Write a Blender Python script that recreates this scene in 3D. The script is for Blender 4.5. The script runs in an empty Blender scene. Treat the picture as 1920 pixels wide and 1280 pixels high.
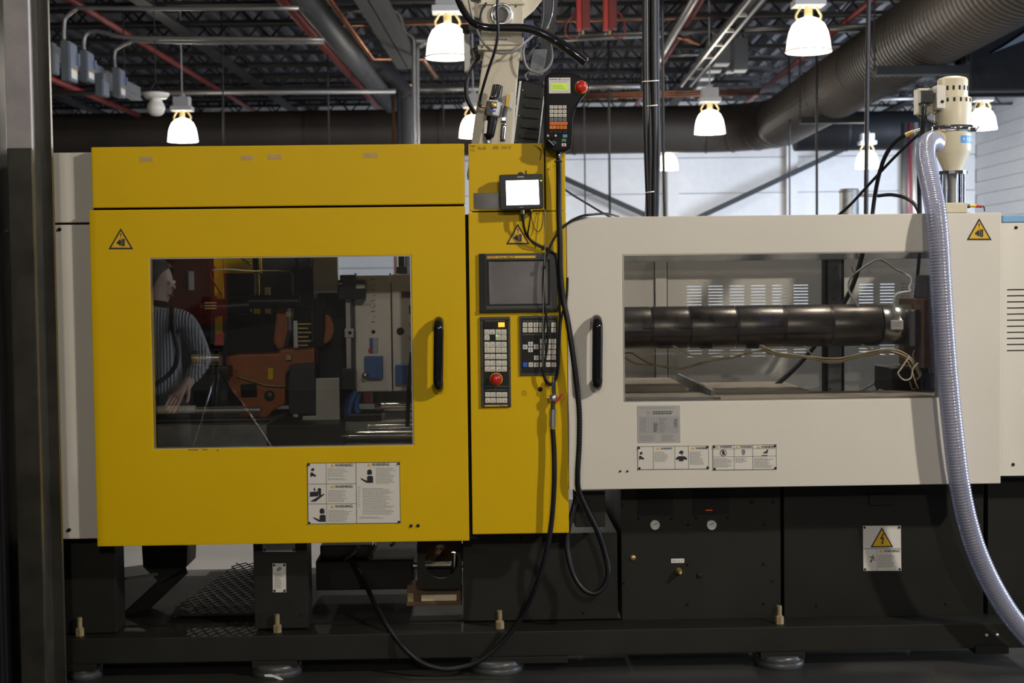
import bpy, bmesh, math, random
from math import sin, cos, pi, radians
from mathutils import Vector, Matrix
random.seed(11)
scene = bpy.context.scene
col = scene.collection

# ------------------------------------------------------------------ camera
F = 2667.0                                   # focal length in pixels of the 1920 px frame (a 50 mm lens)
CAM = Vector((0.0, -4.96, 1.42))
YAW, PITCH, ROLL = 0.0218, 0.0438, 0.01186
FW = Vector((sin(YAW) * cos(PITCH), cos(YAW) * cos(PITCH), -sin(PITCH)))
_r0 = Vector((cos(YAW), -sin(YAW), 0.0)); _d0 = FW.cross(_r0)
RT = cos(ROLL) * _r0 + sin(ROLL) * _d0
DN = -sin(ROLL) * _r0 + cos(ROLL) * _d0
cam_data = bpy.data.cameras.new('camera')
cam_data.sensor_width = 36.0
cam_data.lens = F * 36.0 / 1920.0
cam_data.clip_start = 0.05
cam_data.clip_end = 200
cam_data.dof.use_dof = True
cam_data.dof.focus_distance = 4.97
cam_data.dof.aperture_fstop = 5.6
cam = bpy.data.objects.new('camera', cam_data)
col.objects.link(cam)
M3 = Matrix((RT, -DN, -FW)).transposed()
cam.matrix_world = Matrix.Translation(CAM) @ M3.to_4x4()
scene.camera = cam

# building frame: the hall is turned a little against the machine
BYAW = YAW + (995 - 960) / F
BV = Vector((sin(BYAW), cos(BYAW), 0)); BU = Vector((cos(BYAW), -sin(BYAW), 0))
def BW(p):
    return Vector((CAM.x, CAM.y, 0)) + BU * p[0] + BV * p[1] + Vector((0, 0, p[2]))
def ray(px, py):
    return FW * F + RT * (px - 960) + DN * (py - 640)
def P(px, py, Y):                            # point on the plane y = Y seen at a pixel
    r = ray(px, py); return CAM + r * ((Y - CAM.y) / r.y)
def U(px, py, d):                            # the same in building coordinates, d metres down the hall
    r = ray(px, py); t = d / r.dot(BV)
    return (r.dot(BU) * t, d, CAM.z + r.z * t)
def rx(x0, y0, x1, y1, Y):
    xm, ym = (x0 + x1) / 2, (y0 + y1) / 2
    return (P(x0, ym, Y).x, P(x1, ym, Y).x, P(xm, y1, Y).z, P(xm, y0, Y).z)
def S(Y): return (Y - CAM.y) / F             # metres per pixel at depth Y

# ------------------------------------------------------------------ world and lights
world = bpy.data.worlds.new('hall_air'); scene.world = world; world.use_nodes = True
world.node_tree.nodes['Background'].inputs[0].default_value = (0.55, 0.65, 0.85, 1)
world.node_tree.nodes['Background'].inputs[1].default_value = 0.02
def area_light(name, loc, direction, sx, sy, power, color):
    L = bpy.data.lights.new(name, 'AREA'); L.shape = 'RECTANGLE'; L.size = sx; L.size_y = sy
    L.energy = power; L.color = color
    o = bpy.data.objects.new(name, L); col.objects.link(o)
    o.location = loc; o.rotation_euler = Vector(direction).to_track_quat('-Z', 'Z').to_euler()
    return o
# added area lights standing in for daylight from the right; no doors built
area_light('daylight_far_added', BW((9.6, 23.6, 2.0)), -0.62 * BU + 0.78 * BV + Vector((0, 0, -0.05)), 5.0, 3.4, 1650, (0.68, 0.80, 1.0))
area_light('daylight_near_added', BW((10.2, 6.6, 1.9)), -BU, 5.0, 3.2, 1300, (0.66, 0.78, 1.0))
LAMP_FRONT = 590.0                           # watts of a high-bay lamp on the near side
LAMP_HALL = 115.0
vs = scene.view_settings
vs.view_transform = 'Standard'; vs.look = 'None'; vs.gamma = 1.0; vs.use_curve_mapping = False
vs.exposure = -0.06

# ------------------------------------------------------------------ materials
MAT = {}
def mat(name, c, rough=0.5, metal=0.0, var=0.06, scale=6.0, bump=0.0, bscale=40.0, emit=None, es=0.0, spec=0.5, coat=0.0, stretch=None, rvar=0.08):
    m = bpy.data.materials.new(name); m.use_nodes = True
    nt = m.node_tree; b = nt.nodes['Principled BSDF']
    tc = nt.nodes.new('ShaderNodeTexCoord'); mp = nt.nodes.new('ShaderNodeMapping')
    geo = nt.nodes.new('ShaderNodeNewGeometry')
    nt.links.new(geo.outputs['Position'], mp.inputs[0])
    if stretch: mp.inputs['Scale'].default_value = stretch
    nz = nt.nodes.new('ShaderNodeTexNoise'); nz.inputs['Scale'].default_value = scale; nz.inputs['Detail'].default_value = 5
    nt.links.new(mp.outputs[0], nz.inputs['Vector'])
    rp = nt.nodes.new('ShaderNodeValToRGB')
    lo = [max(0, x * (1 - var)) for x in c]; hi = [min(1, x * (1 + var)) for x in c]
    rp.color_ramp.elements[0].position = 0.3; rp.color_ramp.elements[0].color = (*lo, 1)
    rp.color_ramp.elements[1].position = 0.7; rp.color_ramp.elements[1].color = (*hi, 1)
    nt.links.new(nz.outputs['Fac'], rp.inputs[0]); nt.links.new(rp.outputs[0], b.inputs['Base Color'])
    mr = nt.nodes.new('ShaderNodeMapRange'); mr.inputs['To Min'].default_value = max(0.02, rough - rvar); mr.inputs['To Max'].default_value = min(1, rough + rvar)
    nt.links.new(nz.outputs['Fac'], mr.inputs[0]); nt.links.new(mr.outputs[0], b.inputs['Roughness'])
    b.inputs['Metallic'].default_value = metal
    b.inputs['Specular IOR Level'].default_value = spec
    b.inputs['Coat Weight'].default_value = coat
    if emit:
        b.inputs['Emission Color'].default_value = (*emit, 1); b.inputs['Emission Strength'].default_value = es
    if bump:
        n2 = nt.nodes.new('ShaderNodeTexNoise'); n2.inputs['Scale'].default_value = bscale
        nt.links.new(mp.outputs[0], n2.inputs['Vector'])
        bp = nt.nodes.new('ShaderNodeBump'); bp.inputs['Strength'].default_value = bump; bp.inputs['Distance'].default_value = 0.01
        nt.links.new(n2.outputs['Fac'], bp.inputs['Height']); nt.links.new(bp.outputs[0], b.inputs['Normal'])
    MAT[name] = m; return m
def glass(name, tint, ior=1.5, mul=1.0, wav=0.0, rough=0.0):
    m = bpy.data.materials.new(name); m.use_nodes = True; nt = m.node_tree; nt.nodes.clear()
    out = nt.nodes.new('ShaderNodeOutputMaterial'); mx = nt.nodes.new('ShaderNodeMixShader')
    tr = nt.nodes.new('ShaderNodeBsdfTransparent'); tr.inputs[0].default_value = (*tint, 1)
    gl = nt.nodes.new('ShaderNodeBsdfGlossy'); gl.inputs['Roughness'].default_value = rough
    fr = nt.nodes.new('ShaderNodeFresnel'); fr.inputs[0].default_value = ior
    mu = nt.nodes.new('ShaderNodeMath'); mu.operation = 'MULTIPLY'; mu.inputs[1].default_value = mul; mu.use_clamp = True
    nt.links.new(fr.outputs[0], mu.inputs[0]); nt.links.new(mu.outputs[0], mx.inputs[0])
    nt.links.new(tr.outputs[0], mx.inputs[1]); nt.links.new(gl.outputs[0], mx.inputs[2]); nt.links.new(mx.outputs[0], out.inputs[0])
    if wav:
        geo = nt.nodes.new('ShaderNodeNewGeometry'); nz = nt.nodes.new('ShaderNodeTexNoise'); nz.inputs['Scale'].default_value = 2.2; nz.inputs['Detail'].default_value = 1
        nt.links.new(geo.outputs['Position'], nz.inputs['Vector'])
        bp = nt.nodes.new('ShaderNodeBump'); bp.inputs['Strength'].default_value = wav; bp.inputs['Distance'].default_value = 0.02
        nt.links.new(nz.outputs['Fac'], bp.inputs['Height']); nt.links.new(bp.outputs[0], gl.inputs['Normal']); 
    MAT[name] = m; return m

mat('yellow', (0.70, 0.455, 0.002), 0.45, var=0.03, scale=3, spec=0.18)
mat('cream_white', (0.70, 0.665, 0.60), 0.45, var=0.03, scale=3)
mat('cool_white', (0.74, 0.75, 0.75), 0.5, var=0.03)
mat('charcoal', (0.015, 0.0155, 0.0125), 0.5, var=0.15, scale=4, spec=0.25)
mat('charcoal2', (0.011, 0.0115, 0.0095), 0.5, var=0.15, scale=4, spec=0.25)
mat('panel_grey', (0.036, 0.038, 0.036), 0.45, var=0.05)
mat('bezel_dark', (0.016, 0.017, 0.016), 0.5, spec=0.2)
mat('black_plastic', (0.008, 0.008, 0.010), 0.35, var=0.05, spec=0.3)
mat('black_gloss', (0.008, 0.008, 0.011), 0.12, var=0.05, coat=0.4)
mat('pendant_black', (0.005, 0.005, 0.007), 0.45, var=0.05, spec=0.12)
mat('riser_red', (0.055, 0.008, 0.012), 0.5)
mat('black_rubber', (0.009, 0.009, 0.012), 0.42, var=0.1, scale=30, spec=0.35)
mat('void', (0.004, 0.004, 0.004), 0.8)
mat('print_black', (0.012, 0.012, 0.02), 0.6, var=0.0)
mat('print_grey', (0.23, 0.22, 0.22), 0.6, var=0.0)
mat('print_orange', (0.75, 0.38, 0.02), 0.6, var=0.0)
mat('print_red', (0.55, 0.05, 0.02), 0.6, var=0.0)
mat('print_blue', (0.05, 0.10, 0.55), 0.6, var=0.0)
mat('print_white', (0.75, 0.75, 0.72), 0.6, var=0.0)
mat('sign_white', (0.70, 0.68, 0.63), 0.45, var=0.03)
mat('sign_yellow', (0.75, 0.45, 0.01), 0.45, var=0.02)
mat('ink', (0.16, 0.10, 0.02), 0.7, var=0.3, scale=60)
mat('plate_alu', (0.42, 0.42, 0.42), 0.5, 0.3, var=0.05)
mat('tape', (0.52, 0.35, 0.16), 0.7, var=0.1, scale=40)
mat('key_white', (0.68, 0.65, 0.57), 0.5, var=0.06, scale=40)
mat('key_grey', (0.16, 0.19, 0.22), 0.5)
mat('key_orange', (0.75, 0.20, 0.02), 0.5)
mat('key_blue', (0.03, 0.10, 0.55), 0.5)
mat('key_green', (0.04, 0.22, 0.07), 0.5)
mat('key_cyan', (0.10, 0.28, 0.42), 0.5)
mat('stop_red', (0.52, 0.015, 0.012), 0.3, coat=0.3)
mat('red', (0.42, 0.02, 0.015), 0.45)
mat('red_dark', (0.16, 0.012, 0.010), 0.5)
mat('lcd_off', (0.14, 0.13, 0.135), 0.25, var=0.12, scale=9, spec=0.6)
mat('lcd_white', (0.8, 0.8, 0.85), 0.4, emit=(0.90, 0.93, 1.0), es=3.0)
mat('lcd_green', (0.35, 0.5, 0.02), 0.4, emit=(0.42, 0.62, 0.01), es=0.45)
mat('lit_orange', (0.9, 0.4, 0.05), 0.4, emit=(1.0, 0.38, 0.03), es=1.6)
mat('lit_green', (0.3, 0.8, 0.05), 0.4, emit=(0.35, 1.0, 0.05), es=1.0)
mat('lit_red', (0.5, 0.05, 0.02), 0.4, emit=(0.8, 0.05, 0.01), es=0.3)
mat('lcd_ghost', (0.02, 0.028, 0.026), 0.3)
mat('steel', (0.36, 0.345, 0.32), 0.42, 0.6, var=0.12, scale=5)
mat('mold_steel', (0.60, 0.57, 0.53), 0.38, 0.45, var=0.12, scale=4)
mat('dark_steel', (0.075, 0.072, 0.07), 0.45, 0.6, var=0.2, scale=8)
mat('chrome', (0.72, 0.72, 0.72), 0.12, 1.0, var=0.05)
mat('stainless', (0.62, 0.60, 0.58), 0.10, 1.0, var=0.05, bump=0.05, bscale=7)
mat('galvanized', (0.42, 0.43, 0.43), 0.45, 0.6, var=0.15, scale=20)
mat('zinc', (0.55, 0.55, 0.55), 0.3, 0.9)
mat('brass', (0.55, 0.40, 0.16), 0.4, 0.8, var=0.2, scale=60)
mat('bolt_tan', (0.34, 0.27, 0.15), 0.5, 0.4, var=0.2, scale=60)
mat('copper', (0.45, 0.20, 0.11), 0.35, 0.9, var=0.2)
mat('orange_cast', (0.33, 0.085, 0.004), 0.5, var=0.2, scale=7, bump=0.15)
mat('barrel', (0.115, 0.100, 0.092), 0.33, 0.75, var=0.45, scale=9, stretch=(0.6, 1, 1.5))
mat('barrel_band', (0.45, 0.44, 0.42), 0.25, 0.9, var=0.1)
mat('insulation', (0.62, 0.57, 0.46), 0.75, var=0.1, scale=30)
mat('wire_cream', (0.66, 0.58, 0.40), 0.6, var=0.15, scale=20)
mat('wire_tan', (0.42, 0.30, 0.14), 0.6, var=0.2, scale=20)
mat('wire_grey', (0.22, 0.22, 0.22), 0.4)
mat('bed_sheet', (0.40, 0.34, 0.28), 0.5, var=0.18, scale=5, stretch=(1, 4, 1))
mat('post_grey', (0.20, 0.20, 0.19), 0.55, var=0.25, scale=12)
mat('blue_block', (0.045, 0.13, 0.42), 0.5, var=0.1)
mat('blue_strip', (0.20, 0.42, 0.70), 0.5)
mat('cover_dark', (0.008, 0.009, 0.013), 0.5)
mat('navy', (0.02, 0.03, 0.10), 0.5)
mat('tray', (0.012, 0.011, 0.009), 0.6, 0.0, var=0.5, scale=5, spec=0.08)
mat('rust', (0.10, 0.05, 0.02), 0.6, var=0.6, scale=6)
mat('cloth_tan', (0.42, 0.30, 0.18), 0.9, var=0.35, scale=14)
mat('pad_grey', (0.06, 0.065, 0.07), 0.35, var=0.15)
mat('floor_dark', (0.030, 0.029, 0.026), 0.5, var=0.2, scale=2, bump=0.05)
mat('concrete', (0.34, 0.32, 0.29), 0.55, var=0.15, scale=1.2, bump=0.05)
mat('wall_panel', (0.78, 0.77, 0.76), 0.55, var=0.03)
mat('wall_dark', (0.04, 0.04, 0.042), 0.7, var=0.1)
mat('deck', (0.09, 0.09, 0.105), 0.6, var=0.08, scale=2)
mat('joist', (0.016, 0.015, 0.015), 0.7, var=0.2)
mat('duct_brown', (0.030, 0.023, 0.017), 0.55, 0.0, var=0.12, scale=1.5, rvar=0.05)
mat('duct_black', (0.008, 0.009, 0.011), 0.6, spec=0.25)
mat('brace', (0.02, 0.022, 0.025), 0.6)
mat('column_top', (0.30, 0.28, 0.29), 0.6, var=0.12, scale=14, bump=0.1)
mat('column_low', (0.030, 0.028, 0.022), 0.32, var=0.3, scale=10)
mat('column_black', (0.008, 0.008, 0.009), 0.3)
mat('box_grey', (0.11, 0.12, 0.135), 0.5, var=0.08)
mat('box_face', (0.16, 0.19, 0.26), 0.45, var=0.05)
mat('pipe_red', (0.17, 0.018, 0.012), 0.5, var=0.3, scale=4)
mat('conduit', (0.24, 0.235, 0.23), 0.45, 0.7, var=0.1)
mat('pipe_dark', (0.030, 0.032, 0.036), 0.6, var=0.1)
mat('ballast', (0.55, 0.55, 0.56), 0.45, var=0.05)
mat('ballast_warm', (0.72, 0.55, 0.28), 0.4, 0.3)
mat('lamp_glow', (0.9, 0.88, 0.8), 0.4, emit=(1.0, 0.93, 0.78), es=7.0)
mat('globe_white', (0.72, 0.70, 0.64), 0.4, var=0.03)
mat('robot_cream', (0.62, 0.57, 0.46), 0.45, var=0.05, scale=5)
mat('loader_cream', (0.60, 0.54, 0.40), 0.42, var=0.04)
mat('hose_grey', (0.18, 0.18, 0.19), 0.35)
mat('nova_blue', (0.06, 0.28, 0.62), 0.5, var=0.02)
mat('skin', (0.62, 0.40, 0.30), 0.5, var=0.06, scale=20)
mat('knit', (0.44, 0.445, 0.48), 0.9, var=0.06, scale=30)
mat('trousers', (0.012, 0.012, 0.014), 0.8)
mat('hair', (0.05, 0.035, 0.025), 0.55, var=0.3, scale=60)
mat('press_red', (0.17, 0.020, 0.012), 0.4, var=0.08)
mat('bench_dark', (0.03, 0.03, 0.032), 0.5)
glass('pane_front', (0.90, 0.905, 0.90), 1.55, 2.0, wav=0.02)
glass('sight_glass', (0.85, 0.87, 0.9), 1.5, 1.3)
# clear ribbed hose: tinted, partly see-through plastic
def clear_hose():
    m = bpy.data.materials.new('clear_hose'); m.use_nodes = True; nt = m.node_tree; b = nt.nodes['Principled BSDF']; out = nt.nodes['Material Output']
    b.inputs['Base Color'].default_value = (0.30, 0.31, 0.40, 1); b.inputs['Roughness'].default_value = 0.14; b.inputs['Specular IOR Level'].default_value = 0.9
    nz = nt.nodes.new('ShaderNodeTexNoise'); nz.inputs['Scale'].default_value = 25
    mr = nt.nodes.new('ShaderNodeMapRange'); mr.inputs['To Min'].default_value = 0.10; mr.inputs['To Max'].default_value = 0.2
    nt.links.new(nz.outputs['Fac'], mr.inputs[0]); nt.links.new(mr.outputs[0], b.inputs['Roughness'])
    tr = nt.nodes.new('ShaderNodeBsdfTransparent'); tr.inputs[0].default_value = (0.75, 0.77, 0.86, 1)
    mx = nt.nodes.new('ShaderNodeMixShader'); mx.inputs[0].default_value = 0.72
    nt.links.new(tr.outputs[0], mx.inputs[1]); nt.links.new(b.outputs[0], mx.inputs[2]); nt.links.new(mx.outputs[0], out.inputs[0])
    MAT['clear_hose'] = m
clear_hose()

# ------------------------------------------------------------------ lettering (flat print), turned into meshes before anything else exists
FONT = {}
for s_, bold in (('WARNING', 0.02), ('FANUC', 0.03), ('Series 180is-IB', 0.0), ('KEYENCE', 0.02), ('NOVA', 0.02), ('6FB - NA D', 0.0), ('No.60', 0.0), ('TYO', 0.0), ('!', 0.03), ('POWER', 0.0), ('ON', 0.0), ('AIR OUT', 0.0)):
    cu = bpy.data.curves.new('t', 'FONT'); cu.body = s_; cu.offset = bold
    o_ = bpy.data.objects.new('t', cu); col.objects.link(o_)
    me_ = bpy.data.meshes.new_from_object(o_.evaluated_get(bpy.context.evaluated_depsgraph_get()))
    vv = [tuple(v.co) for v in me_.vertices]; ff = [tuple(p.vertices) for p in me_.polygons]
    x0_ = min(v[0] for v in vv); x1_ = max(v[0] for v in vv); y0_ = min(v[1] for v in vv); y1_ = max(v[1] for v in vv)
    FONT[s_] = ([((v[0] - x0_) / (x1_ - x0_), (v[1] - y0_) / (y1_ - y0_)) for v in vv], ff)
    bpy.data.objects.remove(o_); bpy.data.curves.remove(cu); bpy.data.meshes.remove(me_)

# ------------------------------------------------------------------ mesh helpers
WL = {}                                       # world location of every object made here
def catmull(pts, sub):
    pts = [Vector(p) for p in pts]
    if len(pts) < 3: return pts
    out = []
    for i in range(len(pts) - 1):
        p0 = pts[max(i - 1, 0)]; p1 = pts[i]; p2 = pts[i + 1]; p3 = pts[min(i + 2, len(pts) - 1)]
        for k in range(sub):
            t = k / sub
            out.append(0.5 * ((2 * p1) + (p2 - p0) * t + (2 * p0 - 5 * p1 + 4 * p2 - p3) * t * t + (3 * p1 - p0 - 3 * p2 + p3) * t ** 3))
    out.append(pts[-1]); return out
class MB:
    def __init__(s, xf=None): s.v = []; s.f = []; s.sm = []; s.xf = xf
    def add(s, vs, fs, smooth=False):
        n = len(s.v); s.v += [tuple(v) for v in vs]; s.f += [tuple(i + n for i in f) for f in fs]; s.sm += [smooth] * len(fs); return s
    def box(s, x0, x1, y0, y1, z0, z1):
        x0, x1 = sorted((x0, x1)); y0, y1 = sorted((y0, y1)); z0, z1 = sorted((z0, z1))
        v = [(x0, y0, z0), (x1, y0, z0), (x1, y1, z0), (x0, y1, z0), (x0, y0, z1), (x1, y0, z1), (x1, y1, z1), (x0, y1, z1)]
        return s.add(v, [(0, 3, 2, 1), (4, 5, 6, 7), (0, 1, 5, 4), (1, 2, 6, 5), (2, 3, 7, 6), (3, 0, 4, 7)])
    def pbox(s, x0, y0, x1, y1, Y, depth):    # box whose front face is a pixel rectangle on the plane Y
        X0, X1, Z0, Z1 = rx(x0, y0, x1, y1, Y); return s.box(X0, X1, Y, Y + depth, Z0, Z1)
    def bar(s, a, b, w, h, up=(0, 0, 1)):     # square bar between two points
        a = Vector(a); b = Vector(b); d = (b - a).normalized(); up = Vector(up)
        if abs(d.dot(up)) > 0.98: up = Vector((1, 0, 0))
        x = d.cross(up).normalized() * w / 2; y = x.cross(d).normalized() * h / 2
        v = [a - x - y, a + x - y, a + x + y, a - x + y, b - x - y, b + x - y, b + x + y, b - x + y]
        return s.add(v, [(0, 1, 2, 3), (7, 6, 5, 4), (0, 4, 5, 1), (1, 5, 6, 2), (2, 6, 7, 3), (3, 7, 4, 0)])
    def prism(s, pts, y0, y1):                # (x, z) outline, counter-clockwise seen from the front
        n = len(pts); a = sum(pts[i][0] * pts[(i + 1) % n][1] - pts[(i + 1) % n][0] * pts[i][1] for i in range(n))
        if a < 0: pts = pts[::-1]
        v = [(p[0], y0, p[1]) for p in pts] + [(p[0], y1, p[1]) for p in pts]
        fs = [tuple(range(n)), tuple(range(2 * n - 1, n - 1, -1))] + [(i, i + n, (i + 1) % n + n, (i + 1) % n) for i in range(n)]
        return s.add(v, fs)
    def pprism(s, px, Y, depth):
        return s.prism([(P(a, b, Y).x, P(a, b, Y).z) for a, b in px], Y, Y + depth)
    def grid(s, xs, zs, solid, y0, y1):       # panel of cells, open where solid(i, j) is false
        nx, nz = len(xs), len(zs)
        idx = lambda i, j, k: (k * nz + j) * nx + i
        v = [(x, y, z) for y in (y0, y1) for z in zs for x in xs]; fs = []
        on = lambda i, j: 0 <= i < nx - 1 and 0 <= j < nz - 1 and solid(i, j)
        for j in range(nz - 1):
            for i in range(nx - 1):
                if not on(i, j): continue
                fs.append((idx(i, j, 0), idx(i + 1, j, 0), idx(i + 1, j + 1, 0), idx(i, j + 1, 0)))
                fs.append((idx(i, j, 1), idx(i, j + 1, 1), idx(i + 1, j + 1, 1), idx(i + 1, j, 1)))
                if not on(i - 1, j): fs.append((idx(i, j, 0), idx(i, j + 1, 0), idx(i, j + 1, 1), idx(i, j, 1)))
                if not on(i + 1, j): fs.append((idx(i + 1, j, 0), idx(i + 1, j, 1), idx(i + 1, j + 1, 1), idx(i + 1, j + 1, 0)))
                if not on(i, j - 1): fs.append((idx(i, j, 0), idx(i, j, 1), idx(i + 1, j, 1), idx(i + 1, j, 0)))
                if not on(i, j + 1): fs.append((idx(i, j + 1, 0), idx(i + 1, j + 1, 0), idx(i + 1, j + 1, 1), idx(i, j + 1, 1)))
        return s.add(v, fs)
    def tube(s, pts, r, n=10, sub=6, caps=True):
        pts = catmull(pts, sub); m = len(pts)
        rs = r if isinstance(r, (list, tuple)) else [r]
        R_ = []
        for i in range(m):
            t = i / (m - 1) * (len(rs) - 1); k = min(int(t), len(rs) - 2) if len(rs) > 1 else 0
            R_.append(rs[0] if len(rs) == 1 else rs[k] + (rs[k + 1] - rs[k]) * (t - k))
        return s.sweep(pts, R_, n, caps)
    def sweep(s, pts, R_, n, caps=True):
        m = len(pts); up = None; v = []
        for i in range(m):
            d = (pts[min(i + 1, m - 1)] - pts[max(i - 1, 0)])
            if d.length < 1e-9: d = Vector((0, 0, 1))
            d.normalize()
            if up is None:
                up = Vector((0, 0, 1)) if abs(d.z) < 0.9 else Vector((1, 0, 0))
            up = (up - d * up.dot(d))
            if up.length < 1e-6: up = d.orthogonal()
            up.normalize(); x = d.cross(up)
            for k in range(n):
                a = 2 * pi * k / n; v.append(pts[i] + (x * cos(a) + up * sin(a)) * R_[i])
        fs = [(i * n + k, i * n + (k + 1) % n, (i + 1) * n + (k + 1) % n, (i + 1) * n + k) for i in range(m - 1) for k in range(n)]
        s.add(v, fs, True)
        if caps:
            base = len(s.v) - m * n
            s.f.append(tuple(base + k for k in range(n))[::-1]); s.sm.append(False)
            s.f.append(tuple(base + (m - 1) * n + k for k in range(n))); s.sm.append(False)
        return s
    def lathe(s, prof, c, axis=(0, 0, 1), n=24, smooth=True, a0=0.0, a1=2 * pi):
        c = Vector(c); ax = Vector(axis).normalized(); x = ax.orthogonal().normalized(); y = ax.cross(x)
        full = abs(a1 - a0 - 2 * pi) < 1e-6; cols = n if full else n + 1
        v = []
        for r, h in prof:
            for k in range(cols):
                a = a0 + (a1 - a0) * k / n; v.append(c + ax * h + (x * cos(a) + y * sin(a)) * max(r, 1e-5))
        fs = [(i * cols + k, i * cols + (k + 1) % cols, (i + 1) * cols + (k + 1) % cols, (i + 1) * cols + k) for i in range(len(prof) - 1) for k in range(n)]
        return s.add(v, fs, smooth)
    def cyl(s, a, b, r, n=16, r2=None):
        a = Vector(a); b = Vector(b); h = (b - a).length; r2 = r if r2 is None else r2
        s.lathe([(0, 0), (r, 0)], a, b - a, n, False); s.lathe([(r, 0), (r2, h)], a, b - a, n, True); return s.lathe([(r2, h), (0, h)], a, b - a, n, False)
    def flat(s, px, Y):                       # flat print: a polygon given by pixels on the plane Y
        q = [P(a, b, Y) for a, b in px]; n = len(q)
        a = sum(q[i].x * q[(i + 1) % n].z - q[(i + 1) % n].x * q[i].z for i in range(n))
        if a < 0: q = q[::-1]
        return s.add(q, [tuple(range(n))])
    def text(s, t, x0, y0, x1, y1, Y, tilt=0.0):   # lettering filling the pixel box x0..x1, y0 (top)..y1, baseline rising by tilt px
        vv, ff = FONT[t]
        return s.add([P(x0 + u * (x1 - x0), y1 + w * (y0 - y1) - tilt * u, Y) for u, w in vv], ff)
    def lines(s, x0, y0, x1, y1, n, Y, th=0.9, tilt=0.0, rag=0.35):   # rows of small print too fine to read
        rnd = random.Random(int(x0 * 7 + y0 * 13))
        for k in range(n):
            y = y0 + (y1 - y0) * (k + 0.5) / n; xe = x1 - (x1 - x0) * rag * rnd.random(); x = x0
            while x < xe - 1:
                w = min(rnd.uniform(2.0, 6.0), xe - x); t0 = tilt * (x - x0) / (x1 - x0); t1 = tilt * (x + w - x0) / (x1 - x0)
                s.flat([(x, y - th / 2 - t0), (x + w, y - th / 2 - t1), (x + w, y + th / 2 - t1), (x, y + th / 2 - t0)], Y); x += w + 0.9
        return s
    def build(s, name, m, parent=None, bevel=0.0, seg=2, kind=None, label=None):
        V = [s.xf(p) for p in s.v] if s.xf else [Vector(p) for p in s.v]
        lo = Vector((min(p.x for p in V), min(p.y for p in V), min(p.z for p in V))); hi = Vector((max(p.x for p in V), max(p.y for p in V), max(p.z for p in V)))
        c = (lo + hi) / 2
        if parent is None: c.z = lo.z
        me = bpy.data.meshes.new(name); me.from_pydata([p - c for p in V], [], s.f); me.polygons.foreach_set('use_smooth', s.sm)
        if bevel:
            bm = bmesh.new(); bm.from_mesh(me); bmesh.ops.remove_doubles(bm, verts=bm.verts, dist=1e-6)
            ed = [e for e in bm.edges if len(e.link_faces) == 2 and e.calc_face_angle(0) > 0.6]
            bmesh.ops.bevel(bm, geom=ed, offset=bevel, segments=seg, affect='EDGES', clamp_overlap=True, profile=0.7); bm.to_mesh(me); bm.free()
        me.materials.append(MAT[m]); me.update()
        o = bpy.data.objects.new(name, me); col.objects.link(o); WL[o] = c
        if parent is not None: o.parent = parent; o.location = c - WL[parent]
        else: o.location = c
        if name in ('small_print', 'panel_print', 'key_legends', 'lettering', 'label_print', 'pen_marks'): kind = 'stuff'
        if kind: o['kind'] = kind
        if label: o['label'] = label
        return o
def thing(name, label, cat, loc, group=None):
    o = bpy.data.objects.new(name, None); col.objects.link(o); o.location = loc; WL[o] = Vector(loc); o.empty_display_size = 0.1
    assert 4 <= len(label.split()) <= 16, label
    o['label'] = label; o['category'] = cat
    if group: o['group'] = group
    return o
def tag(o, label, cat, group=None):
    assert 4 <= len(label.split()) <= 16, label
    o['label'] = label; o['category'] = cat
    if group: o['group'] = group
    return o
def screw(parent, px, py, Y, r_px=3.0, m='black_plastic', name='screw'):
    c = P(px, py, Y); r = r_px * S(Y)
    return MB().lathe([(0, 0.006), (r * 0.7, 0.006), (r, 0.002), (r, -0.002)], c, (0, -1, 0), 12).build(name, m, parent)
# ================================================================== THE HALL
def struct(o): o['kind'] = 'structure'; return o
ROOF = 5.6
UL, UR, VN, VF = -14.0, 10.6, -9.0, 34.0
struct(MB(BW).box(UL, UR, VN, VF, -0.2, 0.0).build('floor', 'concrete'))
struct(MB(BW).box(-8, 9.5, VN + 0.1, 6.9, 0.0, 0.004).build('floor_dark_zone', 'floor_dark'))  # thin slab of darker floor tone around the machine
# far wall: sheet panels between slender columns
wb = struct(MB(BW).box(UL, UR, VF + 0.06, VF + 0.25, 0, ROOF + 0.4).build('wall_back', 'wall_dark'))
bays = [UL, -10.6, -7.6, -4.8, -2.1, 0.65, 3.40, 6.20, 8.9, UR]
for i in range(len(bays) - 1):
    for k in range(7):
        z0 = 0.05 + k * 0.84
        MB(BW).box(bays[i] + 0.02, bays[i + 1] - 0.02, VF - 0.01 - 0.012 * (k % 2), VF + 0.06, z0, z0 + 0.825).build('panel', 'wall_panel', wb)
for i in range(1, len(bays) - 1):
    m = MB(BW); u = bays[i]
    m.box(u - 0.13, u + 0.13, VF - 0.30, VF - 0.28, 0, ROOF).box(u - 0.008, u + 0.008, VF - 0.28, VF - 0.06, 0, ROOF).box(u - 0.13, u + 0.13, VF - 0.06, VF - 0.04, 0, ROOF)
    m.build('column', 'wall_panel', wb)
for (a, b) in (((1044, 328), (1268, 429)), ((1262, 430), (1640, 252))):
    q0 = U(*a, 33.4); q1 = U(*b, 33.4)
    MB(BW).bar(q0, q1, 0.12, 0.06, (0, 1, 0)).build('brace', 'brace', wb)
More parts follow.
